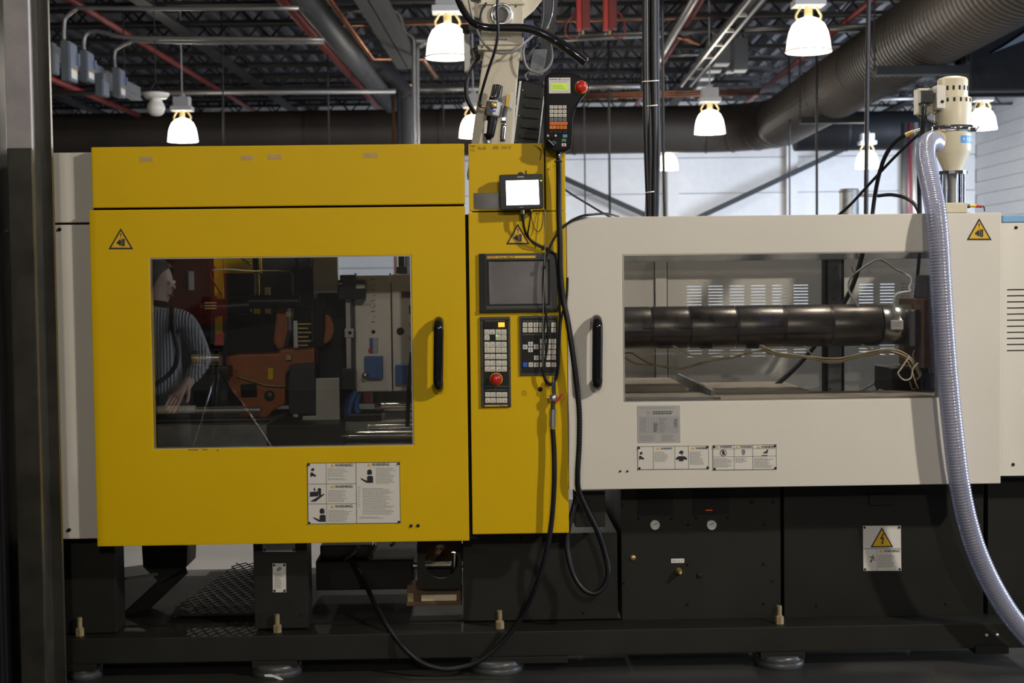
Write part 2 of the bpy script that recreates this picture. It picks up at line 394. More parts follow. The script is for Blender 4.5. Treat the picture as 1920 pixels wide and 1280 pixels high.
# right wall: the far stretch is built board by board, the nearer stretch is a plain slab
wr = struct(MB(BW).box(UR + 0.06, UR + 0.25, VN, VF, 0, ROOF + 0.4).build('wall_right', 'wall_dark'))
for k in range(19):
    MB(BW).box(UR - 0.012 * (k % 2), UR + 0.06, 28.2, VF, 0.04 + k * 0.295, 0.325 + k * 0.295).build('siding_board', 'wall_panel', wr)
MB(BW).box(UR - 0.3, UR + 0.06, 27.2, 28.0, 0, ROOF).build('column', 'post_grey', wr)
struct(MB(BW).box(UL - 0.2, UL, VN, VF, 0, ROOF + 0.4).build('wall_left', 'wall_dark'))
struct(MB(BW).box(UL, UR, VN - 0.2, VN, 0, ROOF + 0.4).build('wall_front', 'wall_dark'))
# fluted steel roof deck, ribs down the hall
m = MB(BW); prof = []; u = UL; pit = 0.30
while u < UR:
    prof += [(u, 0.0), (u + 0.10, 0.0), (u + 0.14, 0.09), (u + 0.26, 0.09)]; u += pit
prof.append((UR, 0.0))
vsx = [(a, v, ROOF + b) for v in (VN, VF) for a, b in prof]; n = len(prof)
m.add(vsx, [(i, i + 1, n + i + 1, n + i) for i in range(n - 1)])
m.box(UL, UR, VN, VF, ROOF + 0.2, ROOF + 0.3)
ceil = struct(m.build('ceiling', 'deck'))
# open-web joists across the hall
jm = None
for k in range(19):
    v = 8.0 + k * 1.38
    if jm is None:
        m = MB(BW); JZ = ROOF - 0.50
        for zz in (JZ, ROOF - 0.05):
            m.box(UL, UR, v - 0.06, v - 0.01, zz, zz + 0.05).box(UL, UR, v + 0.01, v + 0.06, zz, zz + 0.05)
        uu = UL; f = 0
        while uu < UR - 0.5:
            a = (uu, v, JZ + 0.02 if f % 2 == 0 else ROOF - 0.03); b = (uu + 0.42, v, ROOF - 0.03 if f % 2 == 0 else JZ + 0.02)
            m.bar(a, b, 0.03, 0.03); uu += 0.42; f += 1
        jo = m.build('roof_joist', 'joist', ceil); jm = jo.data; v0 = v; base = jo.location.copy()
    else:
        jo = bpy.data.objects.new('roof_joist', jm); col.objects.link(jo); jo.parent = ceil; jo.location = base + BV * (v - v0)
for uu in (-9.0, -4.9, 0.3, 3.0, 7.9):       # girders down the hall
    g = MB(BW); g.box(uu - 0.1, uu + 0.1, 7, VF, ROOF - 0.62, ROOF - 0.60).box(uu - 0.008, uu + 0.008, 7, VF, ROOF - 0.6, ROOF - 0.52)
    g.build('girder', 'joist', ceil)

# ------------------------------------------------------------------ air ducts
DU = U(1446, 240, 28.0); DR = 0.46
dz = DU[2]; du = DU[0]; dv = 28.0
t = thing('air_duct', 'large brown round air duct crossing the hall and turning toward the right corner', 'duct', BW((du, dv, dz - DR)))
m = MB(BW).sweep([Vector((UL + 0.3, dv, dz)), Vector((-6, dv, dz)), Vector((0, dv, dz)), Vector((du - 1.3, dv, dz))], [DR] * 4, 40, False); m.build('straight_run', 'duct_brown', t)
for k in range(5):
    uu = -9.5 + 2.6 * k
    MB(BW).lathe([(DR, -0.03), (DR + 0.012, -0.03), (DR + 0.012, 0.03), (DR, 0.03)], (uu, dv, dz), (1, 0, 0), 40, False).build('joint_band', 'duct_brown', t)
pts = [Vector((du - 1.3 + 1.3 * sin(a), dv - 1.3 + 1.3 * cos(a), dz)) for a in [pi / 2 * k / 12 for k in range(13)]]
MB(BW).sweep(pts, [DR] * 13, 40, False).build('elbow', 'duct_brown', t)
for a in (0.02, 0.42, 0.82, 1.22, 1.55):
    d = Vector((cos(a), -sin(a), 0)); c = Vector((du - 1.3 + 1.3 * sin(a), dv - 1.3 + 1.3 * cos(a), dz))
    MB(BW).lathe([(DR, -0.02), (DR + 0.014, -0.02), (DR + 0.014, 0.02), (DR, 0.02)], c, d, 40, False).build('seam', 'duct_brown', t)
pr = []; v = 0.0; L = dv - 1.3 - 6.0
while v < L:
    pr += [(DR, v), (DR, v + 0.095), (DR + 0.013, v + 0.105), (DR + 0.013, v + 0.125), (DR, v + 0.135)]; v += 0.14
MB(BW).lathe(pr, (du, 6.0, dz), (0, 1, 0), 40, False).build('ribbed_run', 'duct_brown', t)
# flat hanger bars under the duct
for i, (x0, y0, x1, d, lab) in enumerate(((1500, 226, 1625, 22.2, 'dark flat hanger bar under the duct elbow'), (1640, 134, 1812, 16.8, 'dark flat hanger bar under the ribbed duct above the loader'))):
    a = U(x0, y0, d); b = U(x1, y0 - 2, d); t2 = thing('duct_hanger', lab, 'hanger', BW(a))
    MB(BW).box(a[0], b[0], d - 0.1, d + 0.1, a[2] - 0.05, a[2] + 0.05).build('crossbar', 'duct_black', t2)
    for e in (a, b): MB(BW).cyl((e[0], d, e[2]), (e[0], d, ROOF), 0.012, 8).build('hanger_rod', 'joist', t2)
# dark second duct behind and the dark duct at the right
a = U(1560, 240, 31.0); DD = 0.42; dz2 = 4.53
t = thing('dark_duct', 'black round air duct behind the loader and the duct elbow', 'duct', BW((a[0], 31, dz2 - DD)))
MB(BW).sweep([Vector((a[0] - 0.8, 31, dz2)), Vector((a[0] + 1.5, 31, dz2)), Vector((a[0] + 2.85, 31, dz2))], [DD] * 3, 32).build('run', 'duct_black', t)
for q in (0.3, 1.9): MB(BW).lathe([(DD, -0.03), (DD + .02, -0.03), (DD + .02, 0.03), (DD, 0.03)], (a[0] + q, 31, dz2), (1, 0, 0), 32, False).build('joint_band', 'duct_black', t)
a = U(1822, 166, 17.0)
t = thing('plenum_duct', 'dark rectangular duct high at the right edge of the picture', 'duct', BW((a[0] + 0.7, 17, a[2])))
MB(BW).box(a[0], a[0] + 1.9, 17.0, 17.6, a[2], a[2] + 0.75).build('casing', 'duct_black', t)
for v in (17.03, 17.57): MB(BW).box(a[0] - 0.03, a[0] + 1.93, v - 0.03, v + 0.03, a[2] - 0.03, a[2] + 0.78).build('flange', 'duct_black', t)
b2_ = U(1862, 98, 16.9); b3_ = U(1930, 72, 16.9)
MB(BW).prism([(b2_[0], b2_[2]), (b3_[0], b3_[2]), (b3_[0], b3_[2] + 0.1), (b2_[0] + 0.12, b2_[2] + 0.06)], 16.93, 16.99).build('access_cover', 'box_face', t)
for uu in (0.1, 1.8): MB(BW).cyl((a[0] + uu, 17.3, a[2] + 0.7), (a[0] + uu, 17.3, ROOF - 0.5), 0.012, 6).build('hanger_rod', 'joist', t)

# ------------------------------------------------------------------ high-bay lamps
def lamp_proto():
    parts = []
    z = 0.0
    dome = MB().lathe([(0.215, 0.0), (0.222, 0.012), (0.215, 0.03), (0.208, 0.10), (0.19, 0.19), (0.155, 0.265), (0.10, 0.315), (0.06, 0.33), (0.055, 0.33)], (0, 0, 0), (0, 0, 1), 28)
    parts.append(('shade', dome, 'lamp_glow'))
    rim = MB().lathe([(0.214, 0.0), (0.228, 0.0), (0.230, 0.014), (0.222, 0.02), (0.214, 0.012)], (0, 0, -0.004), (0, 0, 1), 28); parts.append(('rim', rim, 'globe_white'))
    neck = MB().cyl((0, 0, 0.32), (0, 0, 0.44), 0.04, 14); parts.append(('socket', neck, 'ballast_warm'))
    for sx in (-1, 1):
        parts.append(('bracket', MB().tube([(sx * 0.105, 0, 0.30), (sx * 0.125, 0, 0.35), (sx * 0.09, 0, 0.41), (sx * 0.07, 0, 0.44)], 0.012, 6, 4), 'ballast_warm'))
    can = MB().box(-0.15, 0.15, -0.12, 0.12, 0.44, 0.50); parts.append(('ballast_tray', can, 'ballast'))
    can2 = MB().box(-0.115, 0.115, -0.09, 0.09, 0.50, 0.64)
    for k in range(9): can2.box(-0.10 + k * 0.024, -0.09 + k * 0.024, -0.10, 0.10, 0.51, 0.63)
    parts.append(('ballast_housing', can2, 'ballast'))
    parts.append(('hanger', MB().lathe([(0.05, 0.64), (0.045, 0.68), (0.012, 0.70), (0.012, 2.15)], (0, 0, 0), (0, 0, 1), 10), 'ballast'))
    return parts
LAMPMESH = None
def lamp(b, label, watts, group='high-bay lamps hanging in the hall', own=False):
    global LAMPMESH
    loc = BW(b)
    if LAMPMESH is None:
        t = thing('high_bay_lamp', label, 'lamp', loc, group); LAMPMESH = []
        for nme, mb, mm in lamp_proto():
            mb.v = [(x + loc.x, y + loc.y, z + loc.z) for x, y, z in mb.v]
            o = mb.build(nme, mm, t); LAMPMESH.append((nme, o.data, o.location.copy()))
    else:
        t = thing('high_bay_lamp', label, 'lamp', loc, group)
        for nme, me, lo in LAMPMESH:
            o = bpy.data.objects.new(nme, me); col.objects.link(o); o.parent = t; o.location = lo
    L = bpy.data.lights.new('bulb_light', 'POINT'); L.energy = watts; L.color = (1.0, 0.92, 0.80); L.shadow_soft_size = 0.12
    lo = bpy.data.objects.new('bulb_light', L); col.objects.link(lo); lo.parent = t; lo.location = (0, 0, -0.14)
    return t
def lamp_px(px, py, w, label):
    d = 0.444 * F / w; b = U(px, py, d); lamp((b[0], b[1], b[2]), label, LAMP_HALL)
lamp_px(1516, 97, 84, 'lit high-bay lamp hanging high above the white door, in front of the ribbed duct')
lamp_px(840, 108, 83, 'lit high-bay lamp hanging just left of the robot head')
lamp_px(343, 265, 57, 'lit high-bay lamp with white ballast hanging beside the white globe, above the yellow cover')
lamp_px(1331, 250, 58, 'lit high-bay lamp hanging in front of the brown duct, right of the cable bundle')
lamp_px(888, 257, 55, 'lit high-bay lamp half hidden behind the robot column')
lamp_px(1842, 242, 52, 'lit high-bay lamp half hidden behind the beige loader')
lamp_px(1626, 315, 44, 'lit high-bay lamp against the pale far wall, behind the black pole')
lamp_px(1252, 318, 40, 'lit high-bay lamp against the pale far wall, right of the cable bundle')
# the row on the near side that lights the machine (outside the picture)
for (u_, v_, z_, w_, lab) in ((4.2, 1.2, 4.1, 1.28, 'lit high-bay lamp over the near aisle, far right of the camera'), 
                              (1.2, -5.2, 4.1, 1.10, 'lit high-bay lamp over the near aisle behind the camera'), (-1.8, -3.8, 4.1, 0.30, 'lit high-bay lamp over the near aisle by the red press'),
                              (2.0, 5.9, 4.2, 0.36, 'added unseen lamp over the injection end, lighting the barrel'), (-1.0, 5.7, 4.2, 0.22, 'added unseen lamp over the clamp end, lighting the mould')):  # these two are added, unseen, to brighten barrel and mould from above
    lamp((u_, v_, z_), lab, LAMP_FRONT * w_, 'high-bay lamps over the near aisle')

# ------------------------------------------------------------------ overhead services, left
def pipe(name, pts, r, m, label, cat='pipe', group=None, n=10, sub=1, clamps=0):
    t = tag(MB(BW).tube(pts, r, n, sub).build(name, m), label, cat, group); return t
def hall_line(px0, py0, zc, v1, extra=0):      # a line down the hall that passes a pixel at height zc
    d = (zc - CAM.z) * F / (523 - py0); b = U(px0, py0, d); return [(b[0], b[1] - extra, zc), (b[0], v1, zc)]
G = 'red sprinkler pipes'
pipe('sprinkler_pipe', hall_line(150, 4, 4.96, 33, 4), 0.045, 'pipe_red', 'red sprinkler pipe crossing the ceiling at the left, above the grey switch boxes', group=G)
pipe('sprinkler_pipe', hall_line(533, 4, 4.96, 33, 4), 0.06, 'pipe_red', 'red sprinkler pipe beside the fat dark pipe left of the copper lines', group=G)
pipe('sprinkler_pipe', hall_line(1650, 4, 4.96, 33, 4), 0.045, 'pipe_red', 'red sprinkler pipe passing behind the nearest right lamp', group=G)
pipe('sprinkler_pipe', hall_line(1318, 4, 5.0, 33, 4), 0.045, 'pipe_red', 'red sprinkler pipe beside the bright strut right of the cable bundle', group=G)
pipe('sprinkler_pipe', hall_line(62, 125, 4.6, 27, 0), 0.05, 'pipe_red', 'dull red sprinkler pipe low at the far left behind the switch boxes', group=G)
pipe('bright_strut', hall_line(1306, 2, 4.85, 25.5, 4), 0.055, 'conduit', 'bright round metal strut running away right of the cable bundle', 'strut')
pipe('drain_pipe', hall_line(577, 2, 4.6, 26, 4), 0.15, 'pipe_dark', 'fat dark grey pipe running away between red pipe and copper lines', 'pipe')
# copper lines
a = hall_line(597, 2, 4.95, 24, 4)[0]
pipe('copper_line', [a, (a[0], 25.8, 4.95), (a[0] + 0.6, 25.9, 4.95)], 0.035, 'copper', 'copper line beside the fat dark pipe, the lower of two', group='copper lines')
a = hall_line(620, 2, 4.95, 24, 4)[0]
pipe('copper_line', [a, (a[0], 22.8, 4.95), (a[0] + 0.8, 22.9, 4.95), (a[0] + 0.95, 23.9, 4.8)], 0.035, 'copper', 'copper line that bends right in front of the slanting dark duct', group='copper lines')
# paired dark strut beams
for k, (x, lab) in enumerate(((676, 'dark steel channel above the slanting duct, left of a pair'), (704, 'dark steel channel above the slanting duct, right of a pair'))):
    a = hall_line(x, 2, 4.4, 24, 3)[0]
    m = MB(BW); m.box(a[0] - 0.07, a[0] + 0.07, a[1], 20.2, 4.4, 4.42).box(a[0] - 0.07, a[0] - 0.058, a[1], 20.2, 4.42, 4.55).box(a[0] + 0.058, a[0] + 0.07, a[1], 20.2, 4.42, 4.55)
    tag(m.build('steel_channel', 'pipe_dark'), lab, 'beam', 'pair of dark channels')
# slanting duct that drops behind the cover
pp = [U(x_, y_, 24.6) for x_, y_ in ((694, 116), (718, 130), (752, 165), (762, 182), (764, 200), (764, 330), (764, 520))]; pp.append((pp[-1][0], 24.6, 0.0))
tag(MB(BW).tube(pp, 0.15, 16, 5).build('slanting_duct', 'pipe_dark'), 'dark round duct slanting down and dropping behind the yellow cover', 'duct')
for x, r, mm, lab in ((737, 0.03, 'copper', 'thin copper riser left of the slanting dark duct'), (747, 0.03, 'pipe_dark', 'thin dark riser between copper riser and duct')):
    pipe('riser_pipe', [U(x, 172, 24), (U(x, 172, 24)[0], 24, 0.0)], r, mm, lab, group='risers beside the slanting duct')
# pale conduits dropping left of the big lamp
pipe('conduit_drop', [U(725, 20, 19), U(742, 22, 19), U(750, 30, 19), U(756, 50, 19), U(762, 62, 19), U(773, 70, 19), U(776, 84, 19), U(776, 140, 19), U(777, 420, 19)], 0.028, 'conduit', 'pale conduit bending down beside the big left lamp', 'conduit', sub=4)
pipe('conduit_drop', [U(806, 82, 19.2), U(795, 83, 19.2), U(786, 88, 19.2), U(783, 98, 19.2), U(783, 200, 19.2), U(784, 420, 19.2)], 0.026, 'conduit', 'pale conduit hooked from the big left lamp and dropping straight', 'conduit', sub=4)
# cross conduits
def cross(x0, y0, x1, y1, d, r, m, lab, name='conduit', cat='conduit', g='conduits crossing the hall'):
    pipe(name, [U(x0, y0, d), U(x1, y1, d)], r, m, lab, cat, g)
cross(62, 175, 742, 171, 22, 0.04, 'conduit', 'long grey conduit crossing at the left just above the dark duct')
cross(784, 168, 905, 166, 22, 0.04, 'conduit', 'pale conduit crossing between the drop conduits and the robot column')
cross(1085, 163, 1200, 161, 22, 0.04, 'conduit', 'pale conduit crossing right of the handheld pendant')
cross(640, 22, 700, 20, 19, 0.02, 'conduit', 'short pale conduit crossing at the pair of dark channels')
cross(755, 75, 806, 77, 19.1, 0.035, 'conduit', 'short pale strut crossing at the top of the drop conduits')
cross(620, 40, 900, 35, 21, 0.022, 'copper', 'thin copper line crossing behind the big left lamp, upper of two', 'copper_line', 'pipe', 'copper lines')
cross(620, 48, 900, 43, 21, 0.022, 'copper', 'thin copper line crossing behind the big left lamp, lower of two', 'copper_line', 'pipe', 'copper lines')
cross(1035, 33, 1440, 22, 21, 0.022, 'copper', 'thin copper line crossing behind the red hoists, upper of two', 'copper_line', 'pipe', 'copper lines')
cross(1035, 40, 1440, 30, 21, 0.022, 'copper', 'thin copper line crossing behind the red hoists, lower of two', 'copper_line', 'pipe', 'copper lines')
cross(1040, 68, 1380, 55, 20.5, 0.03, 'conduit', 'pale conduit crossing just below the red hoists, upper of two')
cross(1045, 75, 1240, 66, 20.5, 0.03, 'conduit', 'pale conduit crossing just below the red hoists, lower of two')
cross(1395, 55, 1480, 50, 20, 0.035, 'conduit', 'pale conduit crossing left of the nearest right lamp')
cross(1555, 52, 1665, 46, 20, 0.04, 'conduit', 'pale conduit crossing right of the nearest right lamp')
for k in range(3):
    cross(1085, 176 + 4.5 * k, 1425, 167 + 4.5 * k, 26, 0.018, 'copper', 'thin copper line in the row of three crossing above the brown duct, ' + ('top one', 'middle one', 'bottom one')[k], 'copper_line', 'pipe', 'copper lines')
cross(1252, 104, 1318, 101, 23, 0.03, 'conduit', 'short pale conduit crossing near the bright strut')
pipe('conduit', [U(1270, 68, 20.5), U(1313, 82, 20.5)], 0.03, 'copper', 'short tan conduit slanting down to the right switch boxes', 'conduit')
pipe('conduit', [U(1268, 67, 20.6), U(1320, 54, 20.6), U(1335, 56, 20.6), U(1341, 70, 20.6), U(1342, 110, 20.6)], 0.028, 'conduit', 'arched conduit dropping into the right switch boxes', 'conduit', sub=4)
cross(1620, 187, 1745, 184, 27, 0.03, 'conduit', 'pale conduit crossing left of the loader under the ribbed duct')
# busway with switch boxes at the left
b0 = hall_line(57, 77, 4.0, 20, 2)
t = thing('busway', 'grey overhead busway carrying switch boxes at the upper left', 'busway', BW((b0[0][0], 14, 3.9)))
bu = b0[0][0]
MB(BW).box(bu - 0.05, bu + 0.05, 10.0, 19.6, 3.95, 4.11).build('housing', 'box_grey', t)
MB(BW).box(bu - 0.07, bu + 0.07, 10.0, 19.6, 3.93, 3.95).build('bottom_flange', 'box_grey', t)
for v in (13.2, 17.6): MB(BW).box(bu - 0.06, bu + 0.065, v - 0.25, v + 0.25, 3.94, 4.12).build('joint_cover', 'box_face', t)
for v in (12.0, 16.0, 19.0): MB(BW).cyl((bu, v, 4.1), (bu, v, ROOF - 0.5), 0.012, 6).build('hanger_rod', 'joist', t)
def switch_box(x0, y0, x1, y1, xs, d, label, hang=True, flag=True):
    a = U(x0, y0, d); b = U(xs, y1, d); dep = 0.26
    label = label
    t = thing('switch_box', label, 'electrical box', BW((a[0], d, b[2])), 'switch boxes on the left busway')
    MB(BW).box(a[0], b[0], d, d + dep, b[2], a[2]).build('case', 'box_grey', t, bevel=0.006)
    MB(BW).box(b[0], b[0] + 0.012, d + 0.02, d + dep - 0.02, b[2] + 0.01, a[2] - 0.02).build('door', 'box_face', t)
    if not flag: MB(BW).box(min(a[0], bu) , max(b[0], bu + 0.03), d + 0.05, d + dep - 0.05, a[2] - 0.005, 3.94).build('plug_in_stab', 'box_grey', t)
    if flag:
        h = a[2] - b[2]
        MB(BW).box(b[0] + 0.012, b[0] + 0.016, d + 0.03, d + dep - 0.05, b[2] + 0.03, b[2] + h * 0.28).build('warning_label', 'print_white', t)
        MB(BW).box(b[0] + 0.012, b[0] + 0.016, d + 0.03, d + dep - 0.05, b[2] + h * 0.28, b[2] + h * 0.32).build('label_band', 'print_orange', t)
        MB(BW).box(b[0] + 0.012, b[0] + 0.04, d + dep - 0.05, d + dep - 0.02, b[2] + h * 0.45, b[2] + h * 0.75).build('lever', 'box_face', t)
    return t
switch_box(113, 76, 142, 150, 130, 14.6, 'grey switch box on the left busway nearest the camera, its conduit arching highest')
switch_box(148, 94, 176, 150, 163, 15.8, 'grey switch box on the left busway, second from the camera')
switch_box(210, 127, 235, 180, 224, 17.8, 'grey switch box on the left busway farthest from the camera')
switch_box(78, 92, 106, 135, 95, 14.8, 'small grey switch box hanging under the left busway next to the column', flag=False)
switch_box(178, 148, 203, 178, 192, 17.0, 'small grey switch box hanging under the left busway, far one', flag=False)
pipe('conduit', [U(119, 76, 14.7), U(120, 45, 14.7), U(124, 32, 14.7), U(143, 17, 14.7), U(160, 15, 14.7), U(330, 16, 14.7), U(560, 15, 14.7)], 0.022, 'conduit', 'conduit arching from the nearest left switch box along the very top', 'conduit', sub=4)
pipe('conduit', [U(157, 94, 15.9), U(157, 75, 15.9), U(163, 62, 15.9), U(176, 58, 15.9), U(200, 62, 15.9), U(240, 70, 15.9), U(420, 72, 15.9), U(608, 74, 15.9)], 0.024, 'conduit', 'conduit arching from the second left switch box and running right', 'conduit', sub=4)
pipe('conduit', [U(215, 127, 17.9), U(214, 102, 17.9), U(220, 90, 17.9), U(245, 78, 17.9), U(262, 77, 17.9), U(420, 80, 17.9), U(608, 80, 17.9)], 0.024, 'conduit', 'conduit arching from the farthest left switch box and running right', 'conduit', sub=4)
# thin drop wires
for i, (x, y0, y1, d, r, lab) in enumerate(((416, 78, 300, 20, 0.012, 'thin dark drop rod right of the globe lamp'), (615, 160, 300, 22, 0.012, 'thin dark drop rod above the middle of the yellow cover'),
        (1095, 150, 420, 22, 0.012, 'thin brown drop rod right of the pendant'), (1141, 120, 420, 22, 0.02, 'thin dark drop rod between pendant and cable bundle'), (1531, 130, 420, 20, 0.018, 'thin dark drop rod left of the black pole'), (1480, 180, 420, 24, 0.014, 'thin brown drop rod in front of the duct elbow'),
        (831, 190, 300, 24, 0.01, 'thin dark drop rod left of the half-hidden lamp'))):
    pipe('drop_rod', [(U(x, y0, d)[0], d, ROOF), (U(x, y0, d)[0], d, U(x, y1, d)[2])], r, 'joist', lab, 'rod', 'thin drop rods', n=6)
pipe('black_pole', [U(1630, -30, 9.5), U(1627, 100, 9.5), U(1625, 250, 9.5), U(1623, 500, 9.5)], 0.015, 'black_rubber', 'black pole dropping behind the white door, left of the loader', 'pole', sub=3)
pipe('drop_cable', [U(1241, -20, 10.5), U(1243, 150, 10.5), U(1244, 300, 10.5), U(1248, 460, 10.5)], 0.011, 'black_rubber', 'thin black cable hanging just right of the cable bundle', 'cable', sub=3)
# white globe fixture
c = U(293, 218, 16.0); t = thing('globe_fixture', 'white globe under a round white canopy, unlit, beside the left lamp', 'lamp', BW(c))
cb = BW(c)
MB().lathe([(0.001, 0.0), (0.05, 0.008), (0.085, 0.035), (0.1, 0.08), (0.1, 0.10), (0.085, 0.145), (0.05, 0.175), (0.001, 0.18)], cb, (0, 0, 1), 24).build('globe', 'globe_white', t)
MB().lathe([(0.0, 0.195), (0.12, 0.20), (0.148, 0.235), (0.152, 0.255), (0.14, 0.262), (0.0, 0.262)], cb, (0, 0, 1), 24).build('canopy', 'globe_white', t)
MB().lathe([(0.075, 0.155), (0.06, 0.2)], cb, (0, 0, 1), 20).build('collar', 'globe_white', t)
for sx in (-0.08, 0.08): MB().tube([cb + Vector((sx, 0, 0.26)), cb + Vector((0, 0, 0.38))], 0.006, 6, 1).build('hanger_wire', 'joist', t)
MB().cyl(cb + Vector((0, 0, 0.38)), Vector((cb.x, cb.y, ROOF)), 0.007, 6).build('drop_wire', 'joist', t)
# red tool hoists with coiled hoses
for x, lab in ((1090, 'red overhead tool hoist, the left of two, with pink hose loops'), (1140, 'red overhead tool hoist, the right of two, with pink hose loops')):
    d = 18.0; b = U(x, 58, d); t = thing('tool_hoist', lab, 'hoist', BW(b), 'red tool hoists')
    MB(BW).box(b[0] - 0.06, b[0] + 0.0, d - 0.08, d + 0.08, b[2], b[2] + 0.55).build('body', 'red', t, bevel=0.008)
    MB(BW).box(b[0] + 0.005, b[0] + 0.11, d - 0.05, d + 0.08, b[2] + 0.02, b[2] + 0.42).build('reel', 'red_dark', t, bevel=0.01)
    MB(BW).cyl((b[0] - 0.03, d, b[2]), (b[0] - 0.03, d, b[2] - 0.04), 0.018, 10).build('fitting', 'chrome', t)
    MB(BW).cyl((b[0] + 0.02, d, b[2]), (b[0] + 0.02, d, b[2] - 0.04), 0.018, 10).build('fitting', 'brass', t)
    h = U(x + 22 if x > 1100 else x - 14, 60, d)
    MB(BW).tube([(b[0], d, b[2] + 0.26), (h[0], d, b[2] + 0.22), (h[0] + 0.07, d + 0.02, b[2] + 0.05), (h[0] + 0.02, d + 0.02, b[2] - 0.09), (h[0] - 0.10, d + 0.02, b[2] - 0.03), (h[0] - 0.08, d, b[2] + 0.12), (b[0] - 0.02, d, b[2] + 0.24)], 0.012, 6, 6).build('hose', 'pipe_red', t)
# right-hand busway with switch boxes seen from below
a = hall_line(1412, 20, 4.3, 26, 0)
t = thing('ladder_rail', 'pale ladder-like overhead rail running away between the two right lamps', 'rail', BW((a[0][0], 16, 4.3)))
for du_ in (-0.07, 0.07): MB(BW).box(a[0][0] + du_ - 0.015, a[0][0] + du_ + 0.015, a[0][1] - 4, 21.8, 4.3, 4.36).build('side_rail', 'conduit', t)
for v in range(7): MB(BW).box(a[0][0] - 0.07, a[0][0] + 0.07, 15 + v * 1.0, 15.05 + v * 1.0, 4.31, 4.35).build('rung', 'conduit', t)
for i, (x, y0, y1, d, w) in enumerate(((1355, 62, 118, 20.0, 30), (1341, 75, 131, 21.5, 27), (1327, 90, 146, 22.5, 26), (1320, 104, 162, 23.5, 24), (1390, 70, 130, 20.5, 26), (1372, 75, 132, 21.0, 18))):
    q = U(x, y1, d); top = U(x, y0, d)[2]; hw = w / 2 * d / F
    t = thing('hanging_switch_box', 'grey switch box right of the bright strut, ' + ('largest at the front of the left row', 'second of the left row', 'third of the left row', 'last of the left row', 'wide one right of the rail', 'narrow one right of the rail')[i], 'electrical box', BW(q), 'switch boxes near the ladder rail')
    MB(BW).box(q[0] - hw, q[0] + hw, d, d + 0.3, q[2], top).build('case', 'box_grey', t, bevel=0.008)
    MB(BW).box(q[0] - hw + 0.01, q[0] + hw - 0.01, d + 0.02, d + 0.28, q[2] - 0.012, q[2]).build('bottom_plate', 'print_white', t)
# grey tank and risers behind the white door
q = U(1592, 354, 12.0); t = thing('grey_tank', 'light grey cylinder standing behind the white door, left of the loader', 'tank', BW((q[0], 12, 0)))
MB(BW).lathe([(0, q[2]), (0.075, q[2]), (0.08, q[2] - 0.01), (0.08, 0.0)], (q[0], 12, 0), (0, 0, 1), 24).build('shell', 'galvanized', t)
MB(BW).lathe([(0.08, q[2] - 0.03), (0.084, q[2] - 0.03), (0.084, q[2] - 0.015), (0.08, q[2] - 0.015)], (q[0], 12, 0), (0, 0, 1), 24).build('top_band', 'galvanized', t)
pipe('red_riser', [U(1706, 230, 27), (U(1706, 230, 27)[0], 27, 0)], 0.045, 'riser_red', 'red riser pipe on the far wall behind the loader', 'pipe')
pipe('dark_riser', [U(1698, 230, 27.4), (U(1698, 230, 27.4)[0], 27.4, 0)], 0.09, 'brace', 'dark riser beside the red riser pipe behind the loader', 'pipe')
pipe('grey_riser', [U(1716, 230, 27.2), (U(1716, 230, 27.2)[0], 27.2, 0)], 0.05, 'conduit', 'pale riser right of the red riser pipe', 'pipe')
pipe('stub_pipe', [U(1608, 366, 12.0), U(1640, 366, 12.0), U(1652, 366, 12.0)], 0.014, 'galvanized', 'short pipe stub sticking out of the grey cylinder', 'pipe')
# small wall heater on the duct wall
# ------------------------------------------------------------------ near steel column at the left edge
t = thing('steel_column', 'steel I-column at the left picture edge, pale above and nearly black below', 'column', P(50, 1280, -0.55) * 1.0)
Yc = -0.55
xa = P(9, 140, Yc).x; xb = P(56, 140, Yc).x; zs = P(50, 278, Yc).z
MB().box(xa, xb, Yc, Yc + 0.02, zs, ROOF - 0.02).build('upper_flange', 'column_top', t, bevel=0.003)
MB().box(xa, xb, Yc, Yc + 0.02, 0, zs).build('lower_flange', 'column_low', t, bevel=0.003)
xm = (xa + xb) / 2
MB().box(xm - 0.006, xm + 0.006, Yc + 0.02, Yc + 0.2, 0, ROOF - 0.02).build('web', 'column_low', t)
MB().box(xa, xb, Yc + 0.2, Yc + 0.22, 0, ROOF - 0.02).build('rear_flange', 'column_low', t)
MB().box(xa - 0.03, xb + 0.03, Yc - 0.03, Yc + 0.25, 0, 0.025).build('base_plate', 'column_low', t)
t = thing('black_cabinet', 'black tall cabinet at the extreme left edge beside the steel column', 'cabinet', (xa - 0.25, Yc, 0))
MB().box(xa - 0.60, xa - 0.035, Yc - 0.02, Yc + 0.40, 0.05, 2.6).build('body', 'column_black', t, bevel=0.004); MB().box(xa - 0.58, xa - 0.045, Yc - 0.035, Yc - 0.02, 0.08, 2.57).build('door', 'column_black', t, bevel=0.003)
MB().box(xa - 0.59, xa - 0.045, Yc, Yc + 0.38, 0, 0.05).build('plinth', 'column_black', t)
